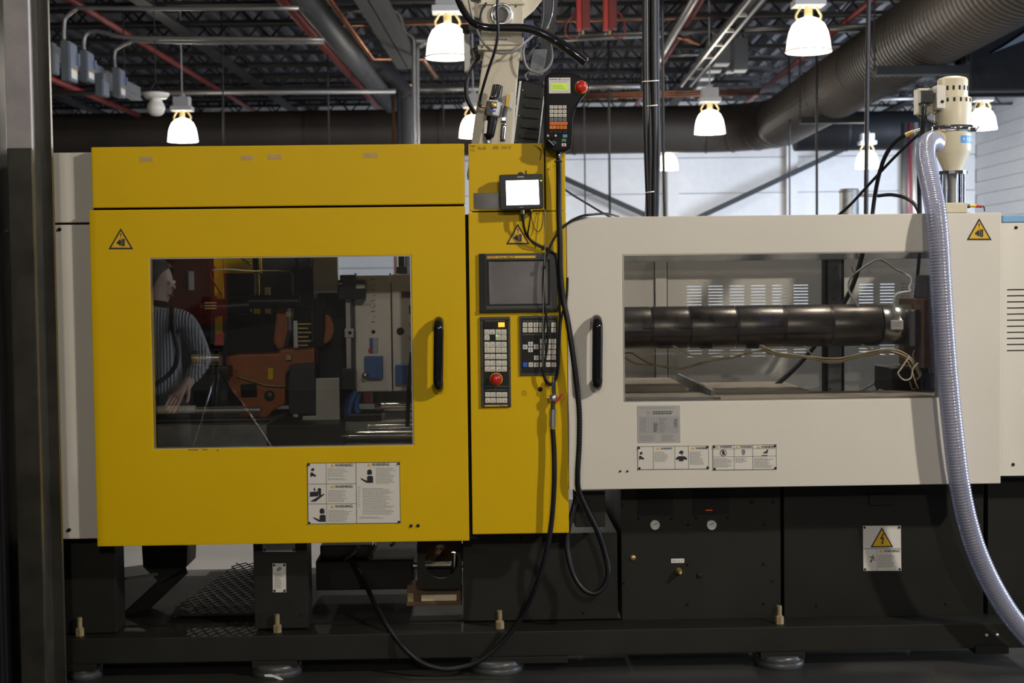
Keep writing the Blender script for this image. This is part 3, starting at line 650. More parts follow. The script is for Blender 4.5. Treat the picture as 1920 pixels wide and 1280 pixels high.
# ================================================================== INJECTION MOULDING MACHINE
MC = thing('injection_molding_machine', 'long injection moulding machine with yellow clamp guard, white injection guard and dark base', 'machine', (0, 0.5, 0))
def ring_panel(x0, y0, x1, y1, hx0, hy0, hx1, hy1, Y, depth):
    X0, X1, Z0, Z1 = rx(x0, y0, x1, y1, Y); a, b, c, d = rx(hx0, hy0, hx1, hy1, Y)
    return MB().grid([X0, a, b, X1], [Z0, c, d, Z1], lambda i, j: not (i == 1 and j == 1), Y, Y + depth)
def pane(parent, hx0, hy0, hx1, hy1, Y):
    a, b, c, d = rx(hx0, hy0, hx1, hy1, Y)
    MB().box(a, b, Y, Y + 0.005, c, d).build('window_pane', 'pane_front', parent, label='clear plastic window pane')
    m = MB(); w = 0.004
    m.grid([a - 0.0005, a + w, b - w, b + 0.0005], [c - 0.0005, c + w, d - w, d + 0.0005], lambda i, j: not (i == 1 and j == 1), Y - 0.012, Y - 0.002)
    m.build('window_trim', 'steel', parent)
def handle(parent, x, y0, y1, Y, w=19):
    a = P(x, y0, Y); b = P(x, y1, Y); r = w / 2 * S(Y)
    m = MB(); o = Vector((0, -0.055, 0))
    m.tube([a + Vector((0, 0.0, -0.01)), a + Vector((0, -0.03, -0.004)), a + o + Vector((0, 0, -0.02)), a + o + Vector((0, -0.004, -0.05)), b + o + Vector((0, -0.004, 0.05)), b + o + Vector((0, 0, 0.02)), b + Vector((0, -0.03, 0.004)), b + Vector((0, 0.0, 0.01))], r, 14, 6)
    return m.build('door_handle', 'black_gloss', parent, label='black bow handle')
def triangle_label(parent, cx, top, bot, hw, Y):
    t = MB().pprism([(cx, top), (cx + hw, bot), (cx - hw, bot)], Y - 0.0012, 0.0012).build('hazard_label', 'print_black', parent, label='yellow and black crush hazard triangle')
    h = bot - top; k = 0.80; cy = top + h * 0.64
    MB().flat([(cx, cy + (top - cy) * k), (cx + hw * k, cy + (bot - cy) * k), (cx - hw * k, cy + (bot - cy) * k)], Y - 0.0016).build('label_ground', 'sign_yellow', t)
    m = MB(); Yp = Y - 0.002; s = hw / 22.0
    m.flat([(cx - 1.2 * s, top + h * 0.24), (cx + 1.2 * s, top + h * 0.24), (cx + 0.5 * s, top + h * 0.40), (cx - 0.5 * s, top + h * 0.40)], Yp)
    m.flat([(cx - 1 * s, top + h * 0.43), (cx + 1 * s, top + h * 0.43), (cx + 1 * s, top + h * 0.47), (cx - 1 * s, top + h * 0.47)], Yp)
    m.flat([(cx + 1 * s, top + h * .52), (cx + 3.5 * s, top + h * .50), (cx + 3.5 * s, top + h * .86), (cx + 1 * s, top + h * .86)], Yp)
    m.flat([(cx + 4 * s, top + h * .50), (cx + 7 * s, top + h * .50), (cx + 7 * s, top + h * .86), (cx + 4 * s, top + h * .86)], Yp)
    m.flat([(cx - 7 * s, top + h * .66), (cx - 4 * s, top + h * .60), (cx - 2 * s, top + h * .52), (cx - 0.5 * s, top + h * .55), (cx + 0.4 * s, top + h * .62), (cx + 0.4 * s, top + h * .80), (cx - 2 * s, top + h * .84), (cx - 4 * s, top + h * .76), (cx - 7.5 * s, top + h * .74)], Yp)
    m.build('pictogram', 'print_black', t)
    return t
def sign_plate(parent, x0, y0, x1, y1, Y, m='sign_white', name='warning_sign', label=None, rivets=True, th=0.0015, tilt=0):
    t = MB().pprism([(x0, y0), (x1, y0 - tilt), (x1 + (y1 - y0) * 0.012, y1 - tilt), (x0 + (y1 - y0) * 0.012, y1)], Y - th, th).build(name, m, parent, label=label)
    if rivets:
        for px, py in ((x0 + 3, y0 + 3), (x1 - 3, y0 + 3 - tilt), (x1 - 2, y1 - 3 - tilt), (x0 + 4, y1 - 3)): screw(t, px, py, Y - th, 2.3, 'print_black', 'rivet')
    return t
def warn_head(mb, mo, x0, x1, yt, Y, h=7.5, tilt=0.6):
    mb.text('WARNING', x0 + 9, yt, x1, yt + h, Y, tilt); mo.flat([(x0 + 3.5, yt), (x0 + 7.5, yt + h), (x0, yt + h)], Y)

# ---- yellow clamp guard: fixed upper cover and sliding door
uc = MB().pbox(172, 272.5, 871, 386, 0.0, 0.045).build('upper_cover', 'yellow', MC, bevel=0.004)
for (x, y, w, h) in ((274, 298, 24, 10), (463, 295.5, 22, 9), (515, 294, 25, 9), (695, 291, 26, 9)):
    MB().pbox(x - w / 2, y - h / 2, x + w / 2, y + h / 2, -0.0012, 0.0012).build('tape_patch', 'tape', uc)
X0, X1, Z0, Z1 = rx(172, 272.5, 871, 386, 0.0)
MB().box(X0, P(610, 300, 0.1).x, 0.045, 1.25, Z1 - 0.01, Z1 - 0.03).build('top_cover', 'charcoal', MC)
MB().pbox(176, 376, 870, 400, 0.046, 0.03).build('seam_blocker', 'void', MC); MB().pbox(862, 402, 890, 1010, 0.047, 0.03).build('gap_blocker', 'void', MC)  # added dark strips so no light shows through seam and gap
door = ring_panel(174.5, 390, 876, 1019, 284.5, 481, 773.5, 838, 0.0, 0.045).build('yellow_sliding_door', 'yellow', MC, bevel=0.004)
pane(door, 284.5, 481, 773.5, 838, 0.014)
handle(door, 823, 600, 728, 0.0)
triangle_label(door, 226.5, 428, 467, 23, 0.0)
screw(door, 771, 985.5, 0.0, 3.3); screw(door, 784, 985, 0.0, 3.3)
m = MB()
for (x, y, w) in ((362, 843.5, 18), (384, 843, 10), (408, 844, 4)): m.flat([(x - w / 2, y - 1), (x + w / 2, y - 1.4), (x + w / 2, y + .4), (x - w / 2, y + .8)], -0.0006)
m.build('scuff_mark', 'ink', door)
# big warning sign on the yellow door
sg = sign_plate(door, 576, 868, 750, 983, 0.0, tilt=2.0, label='large white warning sign with four WARNING blocks')
Yp = -0.0022; mk = MB(); mo = MB(); mg = MB()
for q in ([(576, 867.6), (750, 865.6), (750, 866.6), (576, 868.6)], [(577.5, 981.5), (751.5, 979.5), (751.5, 980.5), (577.5, 982.5)], [(576, 868), (577, 868), (578.5, 982), (577.5, 982)], [(749, 866), (750, 866), (751.4, 980), (750.4, 980)],
          [(577, 907), (668, 906), (668, 906.7), (577, 907.7)], [(578, 944), (669, 943.4), (669, 944.1), (578, 944.7)], [(667, 867), (667.8, 867), (669.4, 981), (668.6, 981)], [(611, 868), (611.5, 868), (613, 982), (612.5, 982)]): mk.flat(q, Yp)
for yt in (869.5, 909.5, 946.5): warn_head(mk, mo, 619, 661, yt, Yp, 5.2)
warn_head(mk, mo, 688, 730, 868, Yp, 5.6)
mg.lines(614, 877, 655, 894, 6, Yp, 0.8); mg.lines(614, 896, 655, 900, 2, Yp, 0.8)
mg.lines(615, 918, 656, 941, 9, Yp, 0.8); mg.lines(616, 955, 660, 979, 10, Yp, 0.8)
mg.lines(705, 876, 743, 907, 13, Yp, 0.8); mg.lines(680, 914, 740, 965, 20, Yp, 0.8); mg.lines(671, 911, 676, 952, 9, Yp, 0.9, rag=0); mg.lines(674, 968, 728, 972, 2, Yp, 0.8)
def figure(mk, cx, cy, s, Yp):   # head and shoulders with raised arm
    mk.flat([(cx - 4 * s, cy + 5 * s), (cx - 5 * s, cy), (cx - 4 * s, cy - 4 * s), (cx, cy - 6 * s), (cx + 4 * s, cy - 4 * s), (cx + 5 * s, cy + 4 * s), (cx, cy + 5 * s)], Yp)
    mk.flat([(cx - 5 * s, cy + 9 * s), (cx - 2 * s, cy + 7 * s), (cx + 5 * s, cy + 7 * s), (cx + 7 * s, cy + 10 * s), (cx + 7 * s, cy + 21 * s), (cx - 5 * s, cy + 21 * s)], Yp)
    mk.flat([(cx - 5 * s, cy + 17 * s), (cx - 5 * s, cy + 21 * s), (cx - 8 * s, cy + 20 * s), (cx - 17 * s, cy + 14 * s), (cx - 17.5 * s, cy + 11.5 * s), (cx - 14 * s, cy + 13 * s)], Yp)
figure(mk, 604, 958, 0.95, Yp); figure(mk, 693, 885, 0.95, Yp)
def pitcher(mk, x, y, s, Yp):
    mk.flat([(x, y), (x + 5 * s, y - 1 * s), (x + 5 * s, y + 4 * s), (x + 1 * s, y + 5 * s), (x - 1 * s, y + 4 * s)], Yp)
    mk.flat([(x - 2 * s, y + 8 * s), (x + 1 * s, y + 7 * s), (x + 6 * s, y + 11 * s), (x + 9 * s, y + 13 * s), (x + 7 * s, y + 16 * s), (x + 3 * s, y + 14 * s), (x - 2 * s, y + 16 * s)], Yp)
pitcher(mk, 584, 878, 1.0, Yp)
mk.flat([(581, 922), (597, 921), (597, 930), (581, 931)], Yp); mk.flat([(581, 940), (607, 925), (608, 927), (592, 940)], Yp); mk.flat([(595, 917), (599, 914), (602, 916), (602, 928), (598, 931), (597, 922)], Yp); mk.flat([(588, 915), (590, 914), (592, 920), (589, 920)], Yp)
mk.build('lettering', 'print_black', sg); mo.build('alert_symbols', 'print_orange', sg); mg.build('small_print', 'print_grey', sg)

# ---- white end cover at the left
lc = MB().pbox(66, 286, 200, 417, 0.055, 0.05).build('end_cover_top', 'cream_white', MC, bevel=0.004)
X0, X1, Z0, Z1 = rx(70, 421, 200, 1010, 0.055)
lw = MB().box(X0, X1, 0.055, 0.16, Z0, Z1).build('end_cover', 'cream_white', MC, bevel=0.004)
screw(lw, 112, 430, 0.055, 3.5); screw(lw, 130, 993, 0.055, 3.5)
MB().pbox(63, 321, 78, 331, 0.035, 0.02).build('red_latch', 'red', lc, bevel=0.002)
MB().pbox(64, 292, 200, 1012, 0.17, 1.0).build('end_housing', 'charcoal2', MC)

# ---- yellow control column
colm = MB().pbox(888, 275, 1055, 990, 0.04, 0.55).build('column_body', 'charcoal2', MC)
cu_ = MB().pbox(879, 269, 1020.5, 395, 0.0, 0.04).build('column_upper_panel', 'yellow', MC, bevel=0.003)
cr_ = MB().pbox(1023, 268, 1060, 395, 0.0, 0.04).build('column_side_strip', 'yellow', MC, bevel=0.003)
cl_ = MB().pbox(882, 397, 1064, 1000, 0.0, 0.04).build('column_lower_panel', 'yellow', MC, bevel=0.003)
m = MB(); m.text('6FB - NA D', 924, 273.5, 958, 280, -0.0006, 0.5); m.text('No.60', 896, 274.5, 911, 281, -0.0006, 0.5); m.text('TYO', 881, 279, 890, 285, -0.0006, 0.3); m.lines(881, 272, 891, 276, 1, -0.0006, 2.5, rag=0)
for q in ([(1000, 266 + 6), (1010, 276), (1015, 281), (1014, 283), (1008, 278)], [(1010, 276), (1015, 281), (1016, 290), (1013, 300), (1011, 300), (1013.5, 290), (1013, 283)]): m.flat(q, -0.0006)
m.build('pen_marks', 'ink', cu_)
MB().pbox(889, 361.5, 937, 391.5, -0.003, 0.003).build('mirror_plate', 'stainless', cu_, bevel=0.0008, label='bare stainless steel plate')
triangle_label(cl_, 971, 419, 458, 22, 0.0)
# display unit
du_ = ring_panel(898.5, 474.5, 1045.5, 584, 912, 488, 1030, 573, -0.012, 0.012).build('display_unit', 'panel_grey', MC, bevel=0.003, label='grey operator display with dark screen')
MB().pbox(899, 579, 1046, 585, -0.016, 0.016).build('lower_lip', 'bezel_dark', du_, bevel=0.002)
MB().pbox(899, 476, 911, 582, -0.0135, 0.0015).build('side_cover', 'bezel_dark', du_, bevel=0.0008)
ring_panel(912, 488, 1030, 573, 917, 489, 1028, 569.5, -0.008, 0.006).build('screen_bezel', 'bezel_dark', du_, bevel=0.002)
MB().pbox(916, 488.5, 1029, 570, -0.003, 0.003).build('screen', 'lcd_off', du_, bevel=0.001)
MB().pbox(916.6, 490, 918.6, 570, -0.007, 0.004).build('screen_edge_strip', 'chrome', du_)
MB().pbox(913.5, 479.5, 1004, 484, -0.0145, 0.0025).build('name_strip', 'sign_yellow', du_)
MB().text('FANUC', 916, 480.4, 931, 483.4, -0.0149, 0.2).build('maker_lettering', 'print_red', du_)
MB().text('Series 180is-IB', 934, 480.2, 965, 483.8, -0.0149, 0.3).build('model_lettering', 'print_black', du_)
# left operator panel with keys
op = MB().pbox(901, 593.5, 957.5, 763.5, -0.010, 0.010).build('operator_panel', 'panel_grey', MC, bevel=0.003, label='tall dark key panel with emergency stop')
MB().pbox(906.5, 598.5, 953.5, 757, -0.0115, 0.0015).build('key_field', 'bezel_dark', op)
kx = ((908, 917.6), (918.1, 927.9), (929.2, 939.2), (939.8, 949.6)); krow = ((617.4, 626.8), (627.6, 637.6), (640.6, 650.6), (651.4, 661.2), (663.5, 673.3), (675.6, 685.5), (686.8, 696.4), (735, 744.2), (746, 755.2))
ml = MB()
for j, (y0, y1) in enumerate(krow):
    sh = (y0 - 617) * 0.013
    for i, (x0, x1) in enumerate(kx):
        if j == 1 and i == 1: continue
        MB().pbox(x0 + sh, y0, x1 + sh, y1, -0.0150, 0.0035).build('key', 'key_white', op, bevel=0.0006, seg=1)
        cx, cy = (x0 + x1) / 2 + sh, (y0 + y1) / 2; r_ = random.Random(j * 9 + i)
        for k in range(2):
            a, b = cx + r_.uniform(-3, 1), cy + r_.uniform(-2.5, 1.5); ml.flat([(a, b), (a + r_.uniform(1.5, 3), b), (a + 2.5, b + 1), (a, b + 1)], -0.0153)
        ml.flat([(cx - 2.6, cy + 2.2), (cx + 2.6, cy + 2.2), (cx + 2.6, cy + 2.9), (cx - 2.6, cy + 2.9)], -0.0153)
ml.build('key_legends', 'print_grey', op)
MB().pbox(907, 603.5, 923, 615, -0.0165, 0.005).build('power_switch', 'black_plastic', op, bevel=0.001)
MB().pbox(934.2, 604.4, 946.2, 613, -0.0165, 0.005).build('power_lamp', 'lit_orange', op, bevel=0.001)
MB().pbox(929.5, 627.8, 932.6, 630.4, -0.0156, 0.001).build('status_light', 'lit_green', op)
m = MB(); m.lines(909, 600.2, 947, 602, 1, -0.0117, 0.8, rag=0); m.lines(910, 723, 952, 725, 1, -0.0117, 0.7, rag=0); m.lines(912, 729, 950, 732, 1, -0.0117, 0.9, rag=0); m.build('panel_print', 'print_grey', op)
c = P(930.3, 710.5, -0.0115)
MB().lathe([(0.0225, 0.0), (0.0225, 0.004), (0.020, 0.005)], c, (0, -1, 0), 28).build('stop_collar', 'sign_yellow', op)
MB().lathe([(0.0, 0.030), (0.010, 0.0295), (0.0175, 0.026), (0.0195, 0.021), (0.018, 0.014), (0.013, 0.008), (0.013, 0.0)], c, (0, -1, 0), 28).build('emergency_stop', 'stop_red', op, label='red mushroom emergency stop')
MB().pbox(909, 759, 951.5, 761.6, -0.0118, 0.002).build('name_strip', 'sign_yellow', op)
MB().text('FANUC', 936, 759.3, 947, 761.3, -0.0122, 0.1).build('maker_lettering', 'print_red', op)
for (x, y) in ((903.5, 600), (955, 600), (955, 758), (904, 690), (956, 690)): screw(op, x, y, -0.010, 1.2)
# right key panel
kp = MB().pbox(974.5, 591.5, 1047.5, 703.5, -0.008, 0.008).build('key_panel', 'panel_grey', MC, bevel=0.002, label='dark key panel with white keys and arrow keys')
MB().pbox(977.5, 596, 1045, 699, -0.009, 0.001).build('key_field', 'bezel_dark', kp)
keys = []
for j, y in enumerate((604.4, 614.4)):
    for x in (980, 990.2, 1000.4, 1010.6, 1021, 1033.5): keys.append((x, y, 'key_white'))
for y in (635.2, 645.4, 655.6, 665.8, 679):
    for x in (1012.8, 1023.6, 1033.8): keys.append((x, y, 'key_white'))
keys += [(990.3, 640.8, 'key_white'), (990.3, 651.2, 'key_white'), (980.2, 646, 'key_white'), (1000.8, 645.6, 'key_white'), (1001.2, 666.2, 'key_white'), (980.4, 679.2, 'key_blue'), (991, 679.2, 'key_white'), (1001.2, 679.2, 'key_white')]
ml = MB(); mb = MB()
for x, y, mm in keys:
    MB().pbox(x, y, x + 8.7, y + 8.7, -0.0125, 0.0035).build('key', mm, kp, bevel=0.0006, seg=1)
    if mm == 'key_white' and not (980 <= x <= 1001 and 640 <= y <= 652):
        r_ = random.Random(int(x * 3 + y)); a, b = x + 2.2 + r_.random() * 1.5, y + 2.5 + r_.random()
        ml.flat([(a, b), (a + 3.2, b), (a + 3.2, b + 1), (a, b + 1)], -0.0128); ml.flat([(a + 1, b + 1), (a + 2, b + 1), (a + 2, b + 3.4), (a + 1, b + 3.4)], -0.0128)
for (cx, cy, dx, dy) in ((994.6, 645.1, 0, -1), (994.6, 655.5, 0, 1), (984.5, 650.3, -1, 0), (1005.1, 649.9, 1, 0)):
    q = [(0, -0.5), (0, 0.5), (2.8, 0.5), (2.8, 1.8), (0, 0)]
    pts = [(3, 0), (0, 1.9), (0, 0.6), (-3, 0.6), (-3, -0.6), (0, -0.6), (0, -1.9)]
    mb.flat([(cx + a * dx - b * dy, cy + a * dy + b * dx) for a, b in pts], -0.0128)
ml.build('key_legends', 'print_grey', kp); mb.build('arrow_legends', 'print_blue', kp)
m = MB(); m.lines(980, 600.5, 1042, 602.5, 1, -0.0092, 0.8, rag=0); m.lines(980, 626, 1030, 628, 1, -0.0092, 0.8, rag=0); m.build('panel_print', 'print_grey', kp)
# speaker holes, plug and air fitting on the column
for i in range(5):
    for j in range(5):
        if (i - 2) ** 2 + (j - 2) ** 2 <= 5: screw(cl_, 983 + (i - 2) * 2.2, 736.5 + (j - 2) * 2.2, 0.004, 0.55, 'void', 'speaker_hole')
screw(cl_, 1013, 729.5, 0.0, 4.5, 'black_plastic', 'plug')

# ---- white injection guard door
X0, X1, Z0, Z1 = rx(1064.5, 403, 1877, 912, 0.0); a, b, c_, d_ = rx(1168, 474, 1760, 750, 0.0)
m = MB(); xs = [X0, a, b, X1]; zs_ = [Z0, c_, d_, Z1]
m.grid(xs, zs_, lambda i, j: not (i == 1 and j == 1) and not (i == 0 and j == 2), 0.0, 0.045)
rr = 0.035; arc = [(X0 + rr - rr * cos(t_), Z1 - rr + rr * sin(t_)) for t_ in [pi / 2 * k / 8 for k in range(9)]]
m.prism(arc + [(a, Z1), (a, d_), (X0, d_)], 0.0, 0.045)
wd = m.build('white_sliding_door', 'cream_white', MC, bevel=0.003)
MB().box(X0 + 0.02, X1 - 0.02, 0.046, 0.36, Z1 - 0.03, Z1 - 0.012).build('shade_lip', 'cream_white', MC)  # added unseen sheet keeping overhead light off the louvred rear panel
pane(wd, 1168, 474, 1760, 750, 0.014)
handle(wd, 1117.5, 597, 724, 0.0, 20)
triangle_label(wd, 1836, 409, 450, 23.5, 0.0)
screw(wd, 1163, 883, 0.0, 2.0); screw(wd, 1176.5, 883, 0.0, 2.0)
# aluminium data plate
dp = sign_plate(wd, 1195, 760.5, 1275, 830, 0.0, 'plate_alu', 'data_plate', 'grey aluminium data plate with a printed table', False, tilt=0.8)
Yp = -0.0019; mg = MB(); mk = MB()
mg.lines(1199, 763, 1272, 766, 1, Yp, 0.8); mk.lines(1224, 770, 1262, 777, 2, Yp, 1.8, 0.4, 0.05); mg.lines(1212, 770, 1220, 778, 3, Yp, 1.0, rag=0)
for k in range(15): mg.flat([(1198.5, 781.5 + k * 2.2), (1271.5, 780.9 + k * 2.2), (1271.5, 781.2 + k * 2.2), (1198.5, 781.8 + k * 2.2)], Yp)
for x in (1198.5, 1209, 1215, 1221, 1226, 1231, 1235.5, 1241, 1251, 1256, 1262, 1267, 1271.5): mg.flat([(x, 781), (x + 0.4, 781), (x + 0.7, 812), (x + 0.3, 812)], Yp)
mk.lines(1225.5, 792, 1233.5, 810, 8, Yp, 1.0, rag=0.2); mk.lines(1264, 785, 1270.5, 802, 7, Yp, 1.0, rag=0.3); mg.lines(1200, 783, 1214, 811, 13, Yp, 0.9); mg.lines(1236, 783, 1252, 811, 13, Yp, 0.9)
mg.lines(1199, 815, 1234, 827, 6, Yp, 0.8); mg.lines(1240, 815, 1270, 827, 6, Yp, 0.8)
mk.build('lettering', 'print_black', dp); mg.build('small_print', 'print_grey', dp)
# two warning signs on the white door
sg = sign_plate(wd, 1195, 836.5, 1329, 880.5, 0.0, tilt=1.4, label='white warning sign with two WARNING blocks on white door')
Yp = -0.0022; mk = MB(); mo = MB(); mg = MB()
def sign_frame(mk, x0, y0, x1, y1, tilt, vx, hy=(), Yp=Yp):
    h = y1 - y0; k = 0.012 * h
    T = lambda x: tilt * (x - x0) / (x1 - x0)
    mk.flat([(x0, y0), (x1, y0 - tilt), (x1, y0 + .8 - tilt), (x0, y0 + .8)], Yp); mk.flat([(x0 + k, y1 - .8), (x1 + k, y1 - .8 - tilt), (x1 + k, y1 - tilt), (x0 + k, y1)], Yp)
    for x in [x0 + 0.3, x1 - 0.8] + list(vx): mk.flat([(x, y0 - T(x)), (x + .6, y0 - T(x)), (x + .6 + k, y1 - T(x)), (x + k, y1 - T(x))], Yp)
    for y in hy: mk.flat([(x0, y), (x1, y - tilt), (x1, y + .5 - tilt), (x0, y + .5)], Yp)
sign_frame(mk, 1195, 836.5, 1329, 880.5, 1.4, (1224.5, 1265, 1290.5))
warn_head(mk, mo, 1229.5, 1260.5, 838.8, Yp, 4.0); warn_head(mk, mo, 1295, 1326, 838.2, Yp, 4.0)
mg.lines(1227, 846, 1255, 866, 9, Yp, 0.8); mg.lines(1293, 846, 1321, 871, 12, Yp, 0.8)
pitcher(mk, 1200, 847.5, 0.9, Yp)
mk.flat([(1273, 850), (1274, 846), (1278, 844), (1281, 846), (1282, 849), (1279, 849), (1281, 852), (1278, 853), (1277, 850)], Yp)
mk.flat([(1267.5, 858), (1272, 855), (1283, 855), (1288, 858), (1288, 862), (1282, 861), (1281, 864.5), (1273.5, 864.5), (1272.5, 861), (1267.5, 862)], Yp)
mk.build('lettering', 'print_black', sg); mo.build('alert_symbols', 'print_orange', sg); mg.build('small_print', 'print_grey', sg)
sg = sign_plate(wd, 1336, 834.5, 1456, 881.5, 0.0, tilt=1.6, label='white warning sign with three WARNING blocks on white door')
mk = MB(); mo = MB(); mg = MB(); sign_frame(mk, 1336, 834.5, 1456, 881.5, 1.6, (1376, 1411), (841.5, 856))
for (a_, b_) in ((1341, 1372.5), (1378.5, 1410), (1418, 1450)): warn_head(mk, mo, a_, b_, 835.6, Yp, 4.2)
mg.lines(1338, 858.5, 1374, 876, 9, Yp, 0.8); mg.lines(1379, 857.5, 1402, 867.5, 5, Yp, 0.8); mg.lines(1414, 857.5, 1451, 877, 10, Yp, 0.8)
for k in range(20):
    t0, t1 = 2 * pi * k / 20, 2 * pi * (k + 1) / 20
    mk.flat([(1356.3 + 6.4 * cos(t0), 848.8 + 6.4 * sin(t0)), (1356.3 + 6.4 * cos(t1), 848.8 + 6.4 * sin(t1)), (1356.3 + 5.3 * cos(t1), 848.8 + 5.3 * sin(t1)), (1356.3 + 5.3 * cos(t0), 848.8 + 5.3 * sin(t0))], Yp)
mk.flat([(1351.5, 845), (1352.5, 844), (1361, 852.5), (1360, 853.5)], Yp); mk.flat([(1355, 844.5), (1357.5, 844.5), (1359.5, 851), (1354, 853)], Yp)
mg.flat([(1390, 844), (1394, 841.5), (1398, 845), (1396, 852.5), (1392, 853)], Yp)
mk.flat([(1428, 853.2), (1439.5, 853), (1439.5, 854.3), (1428, 854.5)], Yp); mk.flat([(1430, 848), (1436, 846), (1439, 842), (1440.5, 843), (1439, 848.5), (1437, 851), (1435.5, 848.8), (1433, 850), (1431.5, 851.5), (1432.5, 848.6)], Yp)
mk.build('lettering', 'print_black', sg); mo.build('alert_symbols', 'print_orange', sg); mg.build('small_print', 'print_grey', sg)

# ---- white end cover at the right with louvre slits
X0, X1, Z0, Z1 = rx(1876, 417, 2010, 891, 0.11); slits = [P(1905, 543 + 11.4 * k, 0.11).z for k in range(11)]
xa, xb = P(1888, 600, 0.11).x, P(1990, 600, 0.11).x; zz = [Z0]
for s_ in slits[::-1]: zz += [s_ - 0.0022, s_ + 0.0022]
zz.append(Z1)
rc = MB().grid([X0, xa, xb, X1], zz, lambda i, j: not (i == 1 and j % 2 == 1), 0.11, 0.114).build('end_cover', 'cream_white', MC)
MB().box(X0 + 0.01, X1, 0.115, 0.9, Z0 + 0.01, Z1 - 0.005).build('end_housing', 'charcoal2', MC)
screw(rc, 1905, 426.5, 0.11, 3.2); screw(rc, 1899.5, 870.5, 0.11, 3.2)
MB().pbox(1880, 403, 2010, 416, 0.20, 0.5).build('top_strip', 'blue_strip', MC, bevel=0.003)

# ---- base: long rail, cabinets, legs, feet
YR = 0.10
zt = P(960, 1183.5, YR).z; zb = P(960, 1231, YR).z
XL = P(60, 1200, YR).x; XR = P(2010, 1200, YR).x
rail = MB().box(XL, XR, YR, YR + 0.17, zb, zt).build('base_rail', 'charcoal', MC, bevel=0.004)
MB().box(XL, XR, 1.15, 1.3, zb, zt).build('rear_rail', 'charcoal2', MC)
screw(rail, 1849, 1190.5, YR, 3.8, 'zinc', 'cap_screw'); screw(rail, 1869, 1190, YR, 3.8, 'zinc', 'cap_screw')
YB = 0.24
b1 = MB().pbox(868, 1000, 1158, 1162, YB, 0.8).build('base_cabinet', 'charcoal', MC, bevel=0.003, label='dark base cabinet under the control column')
for (x, y) in ((977, 1150), (1095, 1149), (977, 1008), (1095, 1007)): screw(b1, x, y, YB, 2.6)
b2 = MB().pbox(1165, 905, 1464, 1161, YB, 0.8).build('base_cabinet', 'charcoal', MC, bevel=0.003, label='dark base cabinet with two pressure gauges')
MB().pbox(1195, 905, 1262, 966, YB - 0.002, 0.006).build('meter_recess', 'void', b2); MB().pbox(1298, 903, 1367, 964, YB - 0.002, 0.006).build('meter_recess', 'void', b2)
MB().pbox(1323, 955.5, 1336, 957, YB - 0.003, 0.002).build('red_indicator', 'lit_red', b2)
for (x, y) in ((1227.5, 983), (1333.5, 983)):
    c = P(x, y, YB); g = MB().lathe([(0.019, 0.0), (0.019, 0.012), (0.0165, 0.0135), (0.016, 0.010)], c, (0, -1, 0), 24).build('pressure_gauge', 'zinc', b2, label='round white pressure gauge')
    MB().lathe([(0.0, 0.0105), (0.0165, 0.0105)], c, (0, -1, 0), 24).build('dial', 'print_white', g)
    m = MB().flat([(x - 4, y + .6), (x + 4.5, y - 2.8), (x + 4.6, y - 1.4), (x - 4, y + 1.4)], YB - 0.0115)
    for k in range(9):
        a_ = radians(-130 + 32 * k); m.flat([(x + 6 * sin(a_) - .3, y - 6 * cos(a_) - .3), (x + 6 * sin(a_) + .3, y - 6 * cos(a_) - .3), (x + 6 * sin(a_) + .3, y - 6 * cos(a_) + .5), (x + 6 * sin(a_) - .3, y - 6 * cos(a_) + .5)], YB - 0.0115)
    m.build('needle', 'print_black', g)
c = P(1186.5, 1045, YB); MB().lathe([(0, 0.008), (0.005, 0.009), (0.008, 0.006), (0.0115, 0.004), (0.0115, 0.0)], c, (0, -1, 0), 20).build('key_lock', 'brass', b2)
MB().pbox(1258.5, 1047, 1283, 1055, YB - 0.0015, 0.0015).build('air_label', 'print_white', b2)
MB().text('AIR OUT', 1260, 1049, 1281, 1053.4, YB - 0.0018).build('label_lettering', 'print_grey', b2)
c = P(1272, 1070, YB); MB().lathe([(0, 0.045), (0.006, 0.045), (0.007, 0.03), (0.010, 0.028), (0.011, 0.012), (0.013, 0.010), (0.013, 0.0)], c, (0, -1, 0), 12).build('air_fitting', 'brass', b2)
screw(b2, 1311, 1078, YB, 6.0, 'void', 'cable_hole')
for (x, y) in ((1168, 947), (1197, 972), (1258, 972), (1290, 984), (1432, 983), (1290, 1058), (1432, 1057), (1290, 1132), (1432, 1131), (1170, 1093), (1449, 942), (1449, 1089), (1305, 971), (1363, 970)): screw(b2, x, y, YB, 2.4)
screw(b2, 1410, 941, YB, 4.2, 'void', 'cable_hole')
b3 = MB().pbox(1470, 905, 1844, 1156, YB - 0.01, 0.8).build('base_cabinet', 'charcoal2', MC, bevel=0.003, label='dark base cabinet carrying the lightning warning sign')
MB().pbox(1630, 927, 1680, 947, YB - 0.022, 0.012).build('grab_recess', 'void', b3, bevel=0.002)
for (x, y) in ((1532, 1134), (1774, 1131)): screw(b3, x, y, YB - 0.01, 2.6)
b4 = MB().pbox(1852, 895, 2010, 1152, YB - 0.005, 0.8).build('base_cabinet', 'charcoal2', MC, bevel=0.003, label='dark base cabinet at the right picture edge')
MB().pbox(1078, 920, 1135, 988, 0.12, 0.12).build('side_box', 'charcoal', MC, bevel=0.004)
